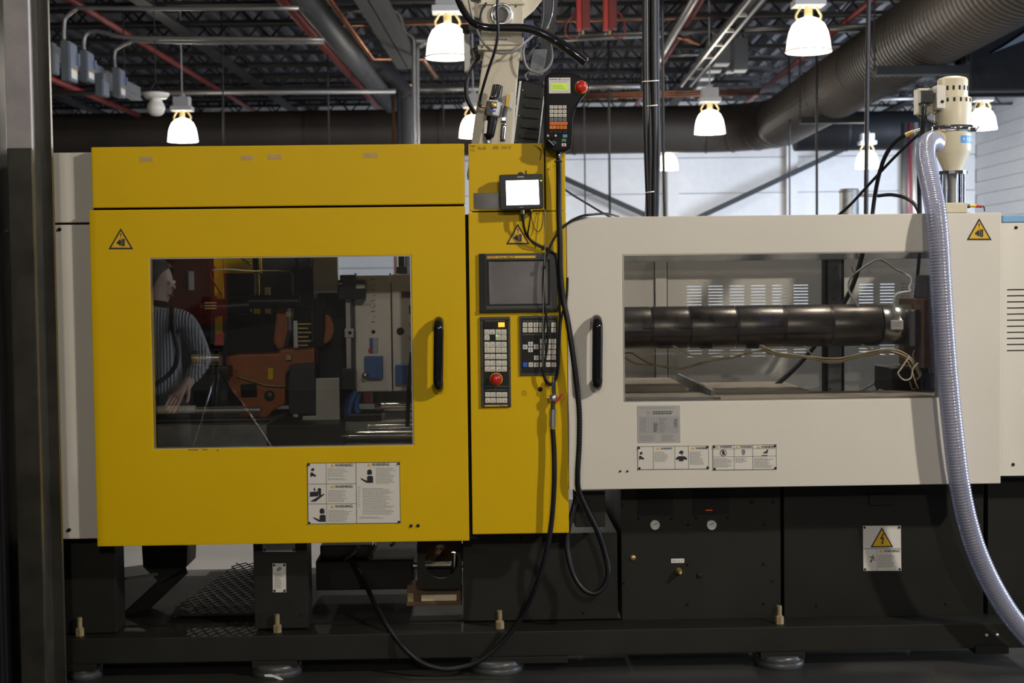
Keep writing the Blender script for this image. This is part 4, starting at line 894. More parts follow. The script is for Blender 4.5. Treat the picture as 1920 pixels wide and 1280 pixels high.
# lightning warning sign
Y3 = YB - 0.01; Yp = Y3 - 0.0022
sg = sign_plate(b3, 1618, 985.5, 1689, 1070, Y3, tilt=0.4, label='white warning sign with yellow lightning triangle')
MB().pprism([(1653.5, 988), (1675, 1025.5), (1632, 1026)], Y3 - 0.0019, 0.0006).build('triangle', 'print_black', sg)
MB().flat([(1653.5, 993), (1671, 1023.2), (1636, 1023.6)], Y3 - 0.0022).build('triangle_ground', 'sign_yellow', sg)
mk = MB(); mo = MB(); mg = MB()
mk.flat([(1655.5, 999), (1657.5, 999.5), (1654.5, 1008), (1658, 1007.5), (1655.5, 1016.5), (1657, 1016.3), (1654, 1021), (1652, 1015.5), (1653.6, 1016), (1654.5, 1010), (1650, 1011)], Yp - 0.0003)
mk.flat([(1619, 1028.2), (1689, 1027.8), (1689, 1028.6), (1619, 1029)], Yp); mk.flat([(1644, 1028.5), (1644.5, 1028.5), (1645, 1069.5), (1644.5, 1069.5)], Yp)
warn_head(mk, mo, 1648, 1687, 1030.2, Yp, 5.0, 0.3); mg.lines(1647, 1039, 1681, 1064, 12, Yp, 0.8)
mk.flat([(1630, 1043), (1641, 1044.5), (1641, 1045.5), (1637, 1045.5), (1634, 1054), (1631, 1053.4), (1635.5, 1046), (1630, 1044)], Yp); mk.flat([(1636, 1040), (1638, 1040), (1638, 1043), (1636, 1043)], Yp); mk.flat([(1637, 1046), (1639, 1047), (1641, 1051), (1639.5, 1051.3)], Yp)
mk.build('lettering', 'print_black', sg); mo.build('alert_symbols', 'print_orange', sg); mg.build('small_print', 'print_grey', sg)
# legs of the clamp bed
for (x0, x1, y0, y1, lab) in ((106, 217, 1012, 1187, 'dark bed leg at the left end'), (476, 577, 1012, 1178, 'dark bed leg with small plates')):
    lg = MB().pbox(x0, y0, x1, y1, 0.17, 0.13).build('bed_leg', 'charcoal', MC, bevel=0.003, label=lab)
    MB().pbox(x0 + 10, y0, x1 - 8, y1, 1.10, 0.1).build('rear_bed_leg', 'charcoal2', MC)
    if x0 > 400:
        sp = sign_plate(lg, 511, 1056, 536, 1110, 0.17, label='narrow white warning plate'); mk = MB(); mk.flat([(518, 1067), (524, 1062), (529, 1064), (526, 1069), (520, 1071)], 0.1675); mk.lines(515, 1074, 531, 1103, 11, 0.1675, 1.0); mk.lines(514, 1059.5, 533, 1061, 1, 0.1675, 0.8, rag=0); mk.build('lettering', 'print_grey', sp)
        sp = sign_plate(lg, 492, 1012, 553, 1034, 0.17, 'plate_alu', 'metal_plate', 'grey metal plate'); MB().lines(498, 1020, 547, 1032, 4, 0.1675, 1.0).build('small_print', 'print_grey', sp)
        screw(lg, 487, 1153, 0.17, 2); screw(lg, 566, 1152, 0.17, 2)
# anchor bolts on the rail
for (x, y) in ((150, 1188), (520, 1184), (937, 1175), (1461, 1165)):
    Yb = YR + 0.05; c = P(x, y, Yb); c.z = zt
    b_ = MB().lathe([(0.0165, 0.0), (0.0165, 0.026), (0.012, 0.030), (0.0, 0.030)], c, (0, 0, 1), 6, False).build('anchor_bolt', 'bolt_tan', MC, label='tan hexagon anchor bolt')
    MB().cyl(c + Vector((0, 0, 0.028)), c + Vector((0, 0, 0.066)), 0.0095, 12).build('threaded_stud', 'bolt_tan', b_)
# levelling feet
for (x, w, y) in ((160, 66, 1262), (520, 95, 1260), (931, 104, 1252), (1461, 94, 1242)):
    c = P(x, y, YR + 0.06); c.z = 0; r = w / 2 * S(YR); zt_ = zb - 0.012
    f_ = MB().lathe([(0.0, 0.0), (r, 0.0), (r, zt_ * 0.42), (r * 0.97, zt_ * 0.48), (r * 0.99, zt_ * 0.55), (r * 0.97, zt_ * 0.9), (r * 0.9, zt_ * 0.95), (0, zt_ * 0.95)], c, (0, 0, 1), 32).build('leveling_foot', 'pad_grey', MC, label='round levelling foot')
    MB().box(c.x - r * 0.9, c.x + r * (0.9 if x != 931 else 2.6), YR - 0.005, YR + 0.15, zb - 0.024, zb).build('foot_plate', 'charcoal', f_, bevel=0.002)
    MB().flat([(x - 24, y + 4), (x - 12, y + 3.5), (x + 5, y + 9), (x + 12, y + 14), (x + 4, y + 14), (x - 8, y + 9), (x - 24, y + 8)], c.y - r - 0.001).build('paint_mark', 'print_white', f_) if x == 520 else None
MB().pbox(1829, 1211, 1892, 1226, YR - 0.01, 0.12).build('corner_bracket', 'charcoal', MC, bevel=0.003)
# under the clamp: drip tray, mesh, chute, motor block, holed plate
zf = zt + 0.004
tr = MB().box(P(70, 1150, 0.3).x, P(900, 1150, 0.3).x, 0.27, 1.15, zf - 0.02, zf).build('drip_tray', 'tray', MC, bevel=0.003)
m = MB()
xa, xb = P(335, 1160, .4).x, P(470, 1160, .4).x
nx, ny = 16, 22
for j in range(ny):
    for i in range(nx):
        sgn = 1 if (i + j) % 2 == 0 else -1; x0_ = xa + (xb + 0.05 - xa) * i / nx; x1_ = xa + (xb + 0.05 - xa) * (i + 1) / nx; y_ = 0.37 + j * 0.038
        m.bar((x0_ + j * 0.004, y_ - sgn * 0.019, zf + 0.045), (x1_ + j * 0.004, y_ + sgn * 0.019, zf + 0.045), 0.0035, 0.004)
mg_ = m.build('expanded_mesh', 'bezel_dark', MC, kind='stuff')
MB().box(xa - 0.02, xb + 0.14, 0.35, 1.14, zf + 0.012, zf + 0.02).build('mesh_tray', 'tray', MC)
m = MB().prism([(P(265, 1015, .6).x, P(265, 1013, .6).z), (P(352, 1015, .6).x, P(352, 1013, .6).z), (P(350, 1062, .6).x, P(350, 1062, .6).z), (P(300, 1090, .6).x, P(300, 1094, .6).z), (P(268, 1062, .6).x, P(268, 1062, .6).z)], 0.60, 0.78)
m.build('chute', 'charcoal2', MC, bevel=0.003)
MB().bar(P(240, 1160, 0.45), P(345, 1062, 0.75), 0.02, 0.06).build('chute_edge', 'dark_steel', MC)
MB().bar(P(160, 1085, 0.62), P(300, 1066, 0.7), 0.2, 0.012).build('chute_deck', 'dark_steel', MC)
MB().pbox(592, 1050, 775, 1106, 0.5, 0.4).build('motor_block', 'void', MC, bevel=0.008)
MB().pbox(600, 1022, 700, 1052, 0.55, 0.3).build('valve_block', 'dark_steel', MC, bevel=0.006)
for (x0, y0, x1, y1) in ((645, 1050, 672, 1024), (690, 1046, 703, 1020), (733, 1022, 737, 1014)):
    MB().tube([P(x0, y0, 0.5), P((x0 + x1) / 2 + 4, (y0 + y1) / 2, 0.48), P(x1, y1, 0.5)], 0.006, 8, 4).build('hydraulic_line', 'steel', MC)
hp = MB(); cx, cy, R0 = 827.5, 1052.5, 31.5
def rrect(x0, y0, x1, y1, r, n):
    out = []
    for (qx, qy, s0) in ((x1 - r, y0 + r, -90), (x1 - r, y1 - r, 0), (x0 + r, y1 - r, 90), (x0 + r, y0 + r, 180)):
        for k in range(n): a_ = radians(s0 + 90 * k / (n - 1)); out.append((qx + r * cos(a_), qy + r * sin(a_)))
    return out
Yh = 0.30; n = 56; vv = []
def rim(a_):
    c1, s1 = cos(a_), sin(a_); hw, hh = 42.0, 50.0; t_ = min(hw / abs(c1) if abs(c1) > 1e-6 else 1e9, hh / abs(s1) if abs(s1) > 1e-6 else 1e9)
    x, y = t_ * c1, t_ * s1; r = 9.0
    if abs(x) > hw - r and abs(y) > hh - r:
        qx, qy = (hw - r) * (1 if x > 0 else -1), (hh - r) * (1 if y > 0 else -1); l = math.hypot(x - qx, y - qy); x, y = qx + (x - qx) * r / l, qy + (y - qy) * r / l
    return 824 + x, 1053.5 + y
angs = [2 * pi * k / n for k in range(n)]
for yy in (Yh, Yh + 0.012):
    for a_ in angs: q = P(*rim(a_), Yh); vv.append((q.x, yy, q.z))
    for a_ in angs: q = P(cx + R0 * cos(a_), cy + R0 * sin(a_), Yh); vv.append((q.x, yy, q.z))
fs = []
for k in range(n):
    j = (k + 1) % n
    fs += [(k, j, n + j, n + k), (2 * n + k, 3 * n + k, 3 * n + j, 2 * n + j), (k, 2 * n + k, 2 * n + j, j), (n + k, n + j, 3 * n + j, 3 * n + k)]
hp.add(vv, fs).build('holed_plate', 'charcoal', MC, label='dark plate with a round hole')
MB().cyl(P(775, 1060, 0.42), P(868, 1058, 0.42), 0.012, 14).build('cross_bar', 'chrome', MC)
MB().cyl(P(853, 1035, 0.40), P(853, 1085, 0.40), 0.014, 14).build('guide_post', 'chrome', MC)
MB().pbox(790, 1062, 866, 1092, 0.44, 0.1).build('rubber_block', 'black_rubber', MC, bevel=0.004)
cl = MB()
rnd = random.Random(4)
gx, gy = 14, 8
vv = [(P(786 + 88 * i / gx, 1018 + 46 * j / gy, 0.62).x, 0.62 + 0.025 * sin(i * 1.3 + j) + rnd.uniform(-.008, .008), P(786 + 88 * i / gx, 1018 + 46 * j / gy, 0.62).z) for j in range(gy + 1) for i in range(gx + 1)]
cl.add(vv, [(j * (gx + 1) + i, j * (gx + 1) + i + 1, (j + 1) * (gx + 1) + i + 1, (j + 1) * (gx + 1) + i) for j in range(gy) for i in range(gx)], True)
vv2 = [(x, y + 0.02, z) for x, y, z in vv]; cl.add(vv2, [(j * (gx + 1) + i, (j + 1) * (gx + 1) + i, (j + 1) * (gx + 1) + i + 1, j * (gx + 1) + i + 1) for j in range(gy) for i in range(gx)], True)
tag(cl.build('rag', 'cloth_tan'), 'tan crumpled rag seen through the round hole in the dark plate', 'rag')
wp = thing('junction_strip', 'dirty tan terminal strip lying under the holed plate', 'terminal strip', P(815, 1134, 0.33))
MB().pbox(763, 1096, 866, 1134, 0.36, 0.09).build('tray', 'rust', wp, bevel=0.003)
MB().pbox(790, 1115, 856, 1126, 0.352, 0.008).build('label_strip', 'wire_cream', wp); MB().pbox(764, 1112, 775, 1130, 0.35, 0.01).build('clip', 'bolt_tan', wp)
MB().pbox(762, 1128, 866, 1135, 0.34, 0.06).build('lip', 'rust', wp, bevel=0.002)
# ================================================================== INSIDE THE CLAMP
rg = MB()
X0, X1, Z0, Z1 = rx(250, 440, 800, 900, 1.25); a, b, c_, d_ = rx(622, 470, 790, 640, 1.25)
rg.grid([X0, a, b, X1], [Z0, c_, d_, Z1], lambda i, j: not (i == 1 and j == 1), 1.25, 1.29); rg.build('rear_guard', 'panel_grey', MC)
for (x0, y0, x1, y1, mm) in ((402, 455, 419, 640, 'yellow'), (419, 455, 490, 512, 'yellow'), (475, 455, 486, 640, 'yellow'), (300, 455, 400, 474, 'yellow'), (560, 455, 584, 640, 'panel_grey')):
    MB().pbox(x0, y0, x1, y1, 1.235, 0.014).build('guard_rib', mm, MC)
MB().pbox(497, 538, 507, 612, 1.24, 0.01).build('guard_slot', 'wire_tan', MC)
bed = MB(); bed.pbox(284, 797, 508, 870, 0.32, 0.8); bed.pbox(640, 790, 800, 870, 0.40, 0.8); bed.build('clamp_bed', 'post_grey', MC, bevel=0.004)
MB().pbox(500, 796, 640, 850, 0.24, 0.3).build('front_box', 'charcoal', MC, bevel=0.006)
MB().pbox(284, 845, 800, 900, 0.25, 0.9).build('bed_skirt', 'charcoal2', MC)
# wrapped bar at the lower left
def hbar(name, x0, x1, y, rpx, Y, m, n=20, parent=MC, y1=None):
    a = P(x0, y, Y); b = P(x1, y if y1 is None else y1, Y); b.z = a.z if y1 is None else b.z
    return MB().cyl(a, b, rpx * S(Y), n).build(name, m, parent)
hbar('wrapped_bar', 280, 336, 768.5, 8.0, 0.40, 'insulation'); hbar('bar_sleeve', 336, 367, 767.5, 7.6, 0.40, 'cool_white'); hbar('plain_bar', 367, 489, 770, 6.6, 0.40, 'steel')
hbar('lower_bar', 290, 505, 789, 4.5, 0.42, 'dark_steel')
# black ejector rod with collar
hbar('ejector_collar', 381, 406, 576.5, 21, 0.50, 'black_plastic'); hbar('collar_ring', 378, 383, 576.5, 16, 0.50, 'red_dark')
for k, y in enumerate((567.5, 572.8, 578)): MB().pbox(384, y - 1, 406, y + 1, 0.457, 0.006).build('collar_stripe', 'brass', MC)
MB().cyl(P(405, 577, 0.5), P(470, 572, 0.5), 17 * S(0.5), 20, 14 * S(0.5)).build('ejector_rod', 'black_plastic', MC); hbar('rod_extension', 468, 562, 566, 13, 0.50, 'black_plastic')
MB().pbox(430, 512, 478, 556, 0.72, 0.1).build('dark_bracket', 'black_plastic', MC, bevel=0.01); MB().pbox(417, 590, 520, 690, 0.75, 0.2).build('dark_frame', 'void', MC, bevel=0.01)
# chrome piston
hbar('chrome_piston', 362, 413, 672, 17, 0.42, 'chrome', 28); MB().pbox(365, 688, 428, 702, 0.40, 0.1).build('piston_saddle', 'black_plastic', MC, bevel=0.004)
tg = MB().pprism([(404, 626), (420, 624), (419, 647), (402, 648)], 0.38, 0.008).build('red_tag', 'red', MC, label='bright red safety tag')
for y in (631, 636, 641): MB().flat([(416, y), (419, y - 1.5), (419, y + 1.5)], 0.379).build('tag_mark', 'print_black', tg)
MB().tube([P(404, 500, 0.9), P(395, 510, 0.9), P(396, 522, 0.9), P(408, 540, 0.9), P(415, 552, 0.9)], 0.004, 6, 5).build('sensor_wire', 'red_dark', MC)
MB().tube([P(398, 506, 0.88), P(430, 505, 0.88), P(470, 508, 0.88), P(530, 508, 0.88), P(546, 512, 0.88), P(549, 530, 0.88), P(549, 600, 0.88)], 0.004, 6, 5).build('sensor_wire', 'wire_cream', MC)
MB().tube([P(450, 478, 0.6), P(458, 488, 0.6), P(470, 496, 0.6)], 0.005, 6, 5).build('hose_loop', 'chrome', MC)
# orange toggle castings
oc = MB().pprism([(424, 668), (440, 664), (520, 662), (528, 654), (590, 652), (590, 684), (548, 688), (536, 700), (534, 758), (508, 772), (494, 792), (478, 800), (458, 797), (447, 780), (455, 768), (452, 748), (436, 736), (424, 712)], 0.56, 0.16).build('toggle_link', 'orange_cast', MC, bevel=0.012, label='orange painted toggle casting')
MB().pprism([(450, 721), (480, 719), (481, 743), (452, 744)], 0.545, 0.02).build('cast_pocket', 'void', oc, bevel=0.003)
c = P(505, 741, 0.55); MB().lathe([(0, 0.012), (0.014, 0.012), (0.019, 0.006), (0.019, -0.02)], c, (0, -1, 0), 20).build('pivot_pin', 'dark_steel', oc)
MB().pprism([(502, 690), (512, 690), (512, 712), (502, 712)], 0.552, 0.02).build('cast_boss', 'yellow', oc, bevel=0.003)
MB().tube([P(446, 706, 0.54), P(470, 713, 0.54), P(500, 722, 0.54), P(535, 724, 0.54)], 0.004, 6, 4).build('grease_line', 'bolt_tan', oc)
for (x, y) in ((541, 670), (541, 589)): MB().pbox(x - 5, y - 5, x + 5, y + 5, 0.535, 0.02).build('mounting_pad', 'bolt_tan', oc, bevel=0.002)
MB().pprism([(520, 573), (538, 573), (540, 620), (532, 652), (520, 655), (512, 640)], 0.58, 0.12).build('toggle_arm', 'orange_cast', MC, bevel=0.01)
MB().pprism([(609, 589), (618, 592), (625, 606), (626, 622), (620, 638), (609, 646), (606, 640), (609, 616)], 0.60, 0.06).build('toggle_cheek', 'orange_cast', MC, bevel=0.008)
MB().pprism([(590, 560), (606, 560), (606, 650), (590, 650)], 0.62, 0.1).build('cheek_plate', 'void', MC, bevel=0.004)
MB().pprism([(543, 684), (590, 681), (592, 778), (542, 776), (538, 730)], 0.50, 0.06).build('dark_cover', 'cover_dark', MC, bevel=0.006)
# rack of short rods
rk = MB().pbox(550, 601, 558, 652, 0.50, 0.02).build('rod_rack', 'galvanized', MC, bevel=0.002)
for k in range(6): hbar('rack_rod', 556, 583 - 5 * (k % 2), 607.5 + 8 * k, 2.0, 0.51, 'brass', 10, rk)
# steel brackets
MB().pbox(587, 470, 633, 549, 0.52, 0.05).build('steel_plate', 'steel', MC, bevel=0.003); MB().pbox(560, 500, 588, 580, 0.60, 0.1).build('dark_slide', 'void', MC, bevel=0.004)
br = MB().pprism([(592, 709), (636, 708), (637, 791), (567, 793), (567, 780), (592, 779)], 0.42, 0.02).build('steel_bracket', 'steel', MC, bevel=0.002)
MB().pbox(588, 440, 592, 800, 0.66, 0.3).build('platen_edge', 'charcoal2', MC); MB().pbox(592, 545, 660, 800, 0.78, 0.1).build('moving_platen', 'charcoal2', MC)
# tie bars and bed guides
hbar('tie_bar', 714, 800, 763.5, 10, 0.50, 'chrome', 28); hbar('tie_bar_nut', 703, 715, 766, 12, 0.50, 'dark_steel', 24); hbar('guide_rail', 640, 800, 818, 11, 0.38, 'chrome', 28); hbar('upper_guide', 690, 800, 800, 5, 0.40, 'chrome', 20)
MB().pbox(650, 776, 716, 797, 0.42, 0.2).build('guide_carriage', 'black_plastic', MC, bevel=0.005)
for k, (pts) in enumerate(([(668, 735), (660, 750), (655, 770), (652, 795)], [(672, 738), (668, 760), (672, 780), (668, 798)], [(662, 736), (650, 755), (648, 780), (650, 796)])):
    MB().tube([P(x, y, 0.46 + 0.02 * k) for x, y in pts], 0.011, 10, 5).build('blue_hose', 'blue_block' if k != 2 else 'navy', MC)
MB().pbox(681, 735, 697, 756, 0.55, 0.05).build('red_block', 'red_dark', MC, bevel=0.003); MB().tube([P(772, 660, 0.25), P(769, 700, 0.25), P(766, 740, 0.25), P(764, 800, 0.25)], 0.008, 10, 4).build('black_hose', 'black_rubber', MC)
# ---- the mould, bolted between the platens
ML = thing('steel_mold', 'grey steel mould with blue blocks behind the yellow door window', 'mould', P(715, 735, 0.6))
MB().pbox(666, 516, 733.5, 734, 0.55, 0.35).build('mold_half', 'mold_steel', ML, bevel=0.003); MB().pbox(735.5, 514, 800, 733, 0.54, 0.37).build('mold_half', 'mold_steel', ML, bevel=0.003)
MB().pbox(648.5, 560, 657.5, 700, 0.50, 0.05).build('safety_strap', 'steel', ML, bevel=0.002); MB().pbox(646, 616, 663, 633, 0.495, 0.02).build('strap_lug', 'steel', ML, bevel=0.002)
screw(ML, 656, 623.5, 0.494, 3.2, 'void', 'bolt'); screw(ML, 700, 622, 0.549, 3.6, 'void', 'bolt_hole'); screw(ML, 750.5, 621, 0.539, 7.2, 'void', 'eyebolt_hole'); screw(ML, 641, 622, 0.549, 3.2, 'void', 'bolt_hole')
MB().pbox(660, 560, 666, 700, 0.56, 0.05).build('side_bar', 'dark_steel', ML)
cb_ = MB().pbox(633, 524, 683, 561, 0.44, 0.10).build('clamp_block', 'bezel_dark', ML, bevel=0.008); MB().pbox(637, 515, 668, 530, 0.46, 0.08).build('clamp_cap', 'bezel_dark', cb_, bevel=0.005)
MB().pbox(667, 533, 684, 541, 0.432, 0.01).build('clamp_bolt', 'zinc', cb_, bevel=0.002); MB().pbox(634, 530.5, 642, 533, 0.432, 0.01).build('clamp_edge', 'zinc', cb_)
MB().pbox(665, 512, 668.5, 523, 0.545, 0.01).build('ridge', 'chrome', ML); MB().pbox(730, 512, 733, 528, 0.54, 0.01).build('ridge', 'chrome', ML)
MB().pbox(683.5, 668, 716.5, 709.5, 0.50, 0.05).build('blue_block', 'blue_block', ML, bevel=0.003); MB().pbox(741.5, 684, 768, 720.5, 0.49, 0.05).build('blue_block', 'blue_block', ML, bevel=0.003)
lb = MB().pbox(692, 633, 709, 662, 0.545, 0.004).build('sticker', 'plate_alu', ML); MB().pbox(693.5, 634, 699, 662, 0.543, 0.002).build('sticker_band', 'blue_block', lb); MB().pbox(691, 653, 698, 661, 0.5415, 0.0015).build('sticker_mark', 'red', lb)
MB().pbox(753, 546, 775, 557.5, 0.53, 0.01).build('nameplate', 'red_dark', ML)
for y in (609, 634): MB().lathe([(0.012, 0), (0.012, 0.01), (0.006, 0.01)], P(773, y, 0.53), (0, -1, 0), 16).build('quick_coupling', 'brass', ML)
MB().pbox(767, 572, 776, 589, 0.52, 0.02).build('port_plug', 'void', ML, bevel=0.004)
mm_ = MB()
for k in range(9): mm_.flat([(696 + (k % 2) * 4, 523 + 10 * k), (703, 522 + 10 * k), (703, 524 + 10 * k), (696 + (k % 2) * 4, 525 + 10 * k)], 0.549)
for k in range(16):
    t0, t1 = 2 * pi * k / 16, 2 * pi * (k + 1) / 16
    mm_.flat([(699 + 5.2 * cos(t0), 573 + 5.2 * sin(t0)), (699 + 5.2 * cos(t1), 573 + 5.2 * sin(t1)), (699 + 4.4 * cos(t1), 573 + 4.4 * sin(t1)), (699 + 4.4 * cos(t0), 573 + 4.4 * sin(t0))], 0.549)
mm_.build('stamped_marks', 'print_grey', ML)
MB().pbox(638, 692, 664, 732, 0.46, 0.08).build('cylinder_block', 'bezel_dark', ML, bevel=0.008); MB().lathe([(0, 0.02), (0.012, 0.02), (0.012, 0)], P(685, 703, 0.49), (0, -1, 0), 16).build('fitting', 'zinc', ML)
MB().pbox(747, 470, 758, 512, 0.70, 0.05).build('lifting_post', 'bezel_dark', ML, bevel=0.002); MB().pbox(743, 500, 764, 513, 0.66, 0.08).build('lifting_foot', 'bezel_dark', ML, bevel=0.003)

# ================================================================== INSIDE THE INJECTION GUARD
YP = 1.10
cols = [1288 + 40 * k for k in range(6)] + [1610, 1650, 1690]
X0, X1, Z0, Z1 = rx(1100, 415, 1910, 800, YP); ym = 600
xs = [X0]; 
for q in cols: xs += [P(q, 553, YP).x, P(q + 27.5, 553, YP).x]
xs.append(X1); zs_ = [Z0]
for ys in ([632.6 + 5.75 * k for k in range(7)][::-1] + [535.4 + 5.75 * k for k in range(7)][::-1]): zc = P(1420, ys, YP).z; zs_ += [zc - 0.0021, zc + 0.0021]
zs_.append(Z1)
MB().grid(xs, zs_, lambda i, j: not (i % 2 == 1 and j % 2 == 1), YP, YP + 0.003).build('louvered_rear_panel', 'cream_white', MC, label='off-white rear panel with rows of louvre slots')
MB().pbox(1229.5, 470, 1250.5, 745, YP - 0.012, 0.01).build('panel_strip', 'cream_white', MC, bevel=0.003)
for x in (1228.5, 1251): MB().pbox(x - 1.2, 470, x + 1.2, 745, YP - 0.004, 0.003).build('panel_seam', 'dark_steel', MC)
MB().pbox(1100, 455, 1910, 487, 0.95, 0.06).build('rear_header', 'post_grey', MC)
po = MB().pbox(1553, 440, 1577, 780, 0.98, 0.04).build('rear_post', 'post_grey', MC, bevel=0.002); MB().pbox(1547, 440, 1553, 780, 0.985, 0.06).build('post_flange', 'bezel_dark', po); MB().pbox(1577, 440, 1583, 780, 0.985, 0.06).build('post_flange', 'bezel_dark', po)
for (x, y) in ((1568, 502), (1556, 729), (1564, 560), (1569, 645)): screw(po, x, y, 0.98, 1.8, 'void', 'hole')
# bed sheets
ibz = P(1220, 716, 0.72).z
m = MB(); m.box(P(1120, 720, .5).x, P(1272, 716, .7).x, 0.50, 0.97, ibz - 0.05, ibz); m.build('bed_sheet', 'bed_sheet', MC, bevel=0.003)
m = MB(); m.box(P(1322, 730, .5).x, P(1513, 730, .5).x, 0.46, 0.93, ibz - 0.055, ibz - 0.02); m.build('bed_sheet', 'bed_sheet', MC, bevel=0.003)
m = MB(); m.box(P(1120, 745, .3).x, P(1345, 745, .3).x, 0.22, 0.52, ibz - 0.13, ibz - 0.022); m.build('bed_ledge', 'bed_sheet', MC, bevel=0.003)
m = MB(); m.box(P(1345, 745, .3).x, P(1800, 745, .3).x, 0.22, 0.55, ibz - 0.13, ibz - 0.032); m.build('bed_ledge', 'bed_sheet', MC, bevel=0.003)
MB().box(P(1120, 745, .3).x, P(1800, 745, .3).x, 0.55, 1.1, ibz - 0.2, ibz - 0.10).build('bed_floor', 'dark_steel', MC)
MB().bar(P(1272, 708, 0.93), P(1337, 740, 0.30), 0.014, 0.036).build('angle_rail', 'galvanized', MC, bevel=0.002)
MB().pbox(1168, 745.5, 1338, 760, 0.20, 0.02).build('edge_strip', 'galvanized', MC, bevel=0.002)
# heated barrel
YBr = 0.56; rb = 39.5 * S(YBr); bz = P(1420, 611.5, YBr).z
seams = [1100, 1219, 1290, 1378, 1466, 1554, 1646]; bxs = [P(x, 611, YBr).x for x in seams]
bb = MB().cyl((bxs[0], YBr, bz), (bxs[-1], YBr, bz), rb * 0.955, 36).build('plasticizing_barrel', 'dark_steel', MC, label='long dark heated barrel')
for i in range(len(bxs) - 1):
    a, b = bxs[i] + 0.003, bxs[i + 1] - 0.003
    MB().lathe([(0.06, 0), (rb * 0.985, 0), (rb, 0.004), (rb, b - a - 0.004), (rb * 0.985, b - a), (0.06, b - a)], (a, YBr, bz), (1, 0, 0), 40).build('heater_band', 'barrel', bb)
a, b = P(1650, 611, YBr).x, P(1706, 611, YBr).x
MB().lathe([(0.05, 0), (rb * 0.95, 0), (rb * 0.95, b - a), (0.05, b - a)], (a, YBr, bz), (1, 0, 0), 36).build('shiny_band', 'barrel_band', bb)
MB().pbox(1671, 600, 1694, 618, YBr - rb - 0.012, 0.014).build('terminal_block', 'plate_alu', bb, bevel=0.002); m = MB(); m.lines(1676, 604, 1692, 613, 2, YBr - rb - 0.0126, 1.0, rag=0.1); m.build('terminal_print', 'print_red', bb)
MB().pbox(1705, 580, 1730, 650, 0.45, 0.2).build('rear_collar', 'dark_steel', bb, bevel=0.006)
MB().pbox(1728, 560, 1800, 690, 0.42, 0.3).build('feed_block', 'rust', MC, bevel=0.006); MB().pbox(1738, 515, 1800, 560, 0.5, 0.15).build('feed_throat', 'dark_steel', MC, bevel=0.006)
MB().pbox(1735, 518, 1752, 522, 0.46, 0.1).build('throat_flange', 'rust', MC)
MB().pbox(1672, 690, 1780, 735, 0.55, 0.25).build('drive_block', 'black_plastic', MC, bevel=0.01); MB().pbox(1745, 700, 1780, 728, 0.45, 0.08).build('blue_coupling', 'navy', MC, bevel=0.006)
for x in (1246, 1325, 1412): MB().pbox(x - 11, 648, x + 11, 653, 0.50, 0.03).build('band_clip', 'rust' if x == 1246 else 'black_plastic', bb)
# ---- cables and heater wires inside
def wire(pts, r_px, m, label, Y=0.4, cat='wire', group='heater wires under the barrel', sub=6, n=8, name='heater_wire'):
    return tag(MB().tube([P(x, y, Y if len(q) < 3 else q[2]) for q in pts for (x, y) in [q[:2]]], r_px * S(Y), n, sub).build(name, m), label, cat, group)
wire([(1150, 660), (1168, 668), (1190, 681), (1215, 684), (1245, 687), (1277, 691), (1310, 683), (1340, 675), (1370, 671), (1395, 664), (1420, 658), (1440, 655)], 1.7, 'wire_tan', 'tan wire drooping lowest under the left half of the barrel', 0.5)
wire([(1150, 664), (1170, 662), (1185, 662), (1200, 672), (1220, 682), (1250, 689), (1280, 690), (1320, 679), (1390, 667)], 1.0, 'dark_steel', 'thin dark wire twisted along the lowest tan wire', 0.5)
wire([(1262, 648), (1280, 658), (1300, 667), (1325, 668), (1360, 662), (1390, 660), (1430, 659)], 1.8, 'wire_cream', 'cream wire dropping from the barrel and running right', 0.5)
for k in range(6):
    o = k * 1.6
    pts = [(1425 + o, 647), (1437, 652 + o), (1455, 660 + o * .8), (1480, 664 + o * .7), (1510, 667 + o * .4), (1545, 673 + o - 2), (1575, 671 + o), (1605, 665 + o * .7), (1635, 658 + o), (1660, 655 + o * .5), (1685, 657 + o), (1705, 668 + o), (1716, 683 + o), (1722 + k, 700)]
    wire(pts, 1.25, ('wire_cream', 'wire_tan', 'insulation')[k % 3], 'heater wire in the bundle sagging under the barrel, ' + ('uppermost strand', 'second strand from the top', 'third strand from the top', 'third strand from the bottom', 'second strand from the bottom', 'lowest strand')[k], 0.46 + 0.006 * (k % 3))
wire([(1508, 648), (1514, 656), (1522, 664)], 1.3, 'wire_cream', 'short pale wire end joining the bundle below the barrel middle', 0.47)
wire([(1616, 646), (1630, 653), (1650, 660), (1668, 665)], 1.4, 'wire_tan', 'short tan wire end joining the bundle left of the shiny band', 0.47)
for k, pts in enumerate(([(1705, 668), (1690, 690), (1684, 700), (1695, 712), (1708, 708), (1712, 690), (1722, 680)], [(1698, 672), (1708, 690), (1716, 715), (1722, 728)], [(1726, 655), (1733, 668), (1728, 682), (1720, 690), (1724, 705)], [(1715, 655), (1712, 668), (1722, 690), (1727, 702), (1718, 712)], [(1706, 715), (1710, 728), (1717, 729)], [(1752, 650), (1746, 670), (1742, 690), (1748, 712)], [(1760, 655), (1752, 680), (1746, 705)])):
    wire(pts, 1.5, ('insulation', 'wire_tan', 'wire_cream')[k % 3], ('pale wire curled into a round loop below the shiny barrel band', 'tan wire running steeply down through the tangle at the barrel end', 'cream wire bowing to the right beside the feed block', 'pale wire winding down the middle of the tangle at the barrel end', 'short tan wire end resting on the bed below the barrel end', 'cream wire hanging behind the ribbed hose, left of two', 'pale wire hanging behind the ribbed hose, right of two')[k], 0.44 + 0.01 * k, group='tangled wires at the barrel end')
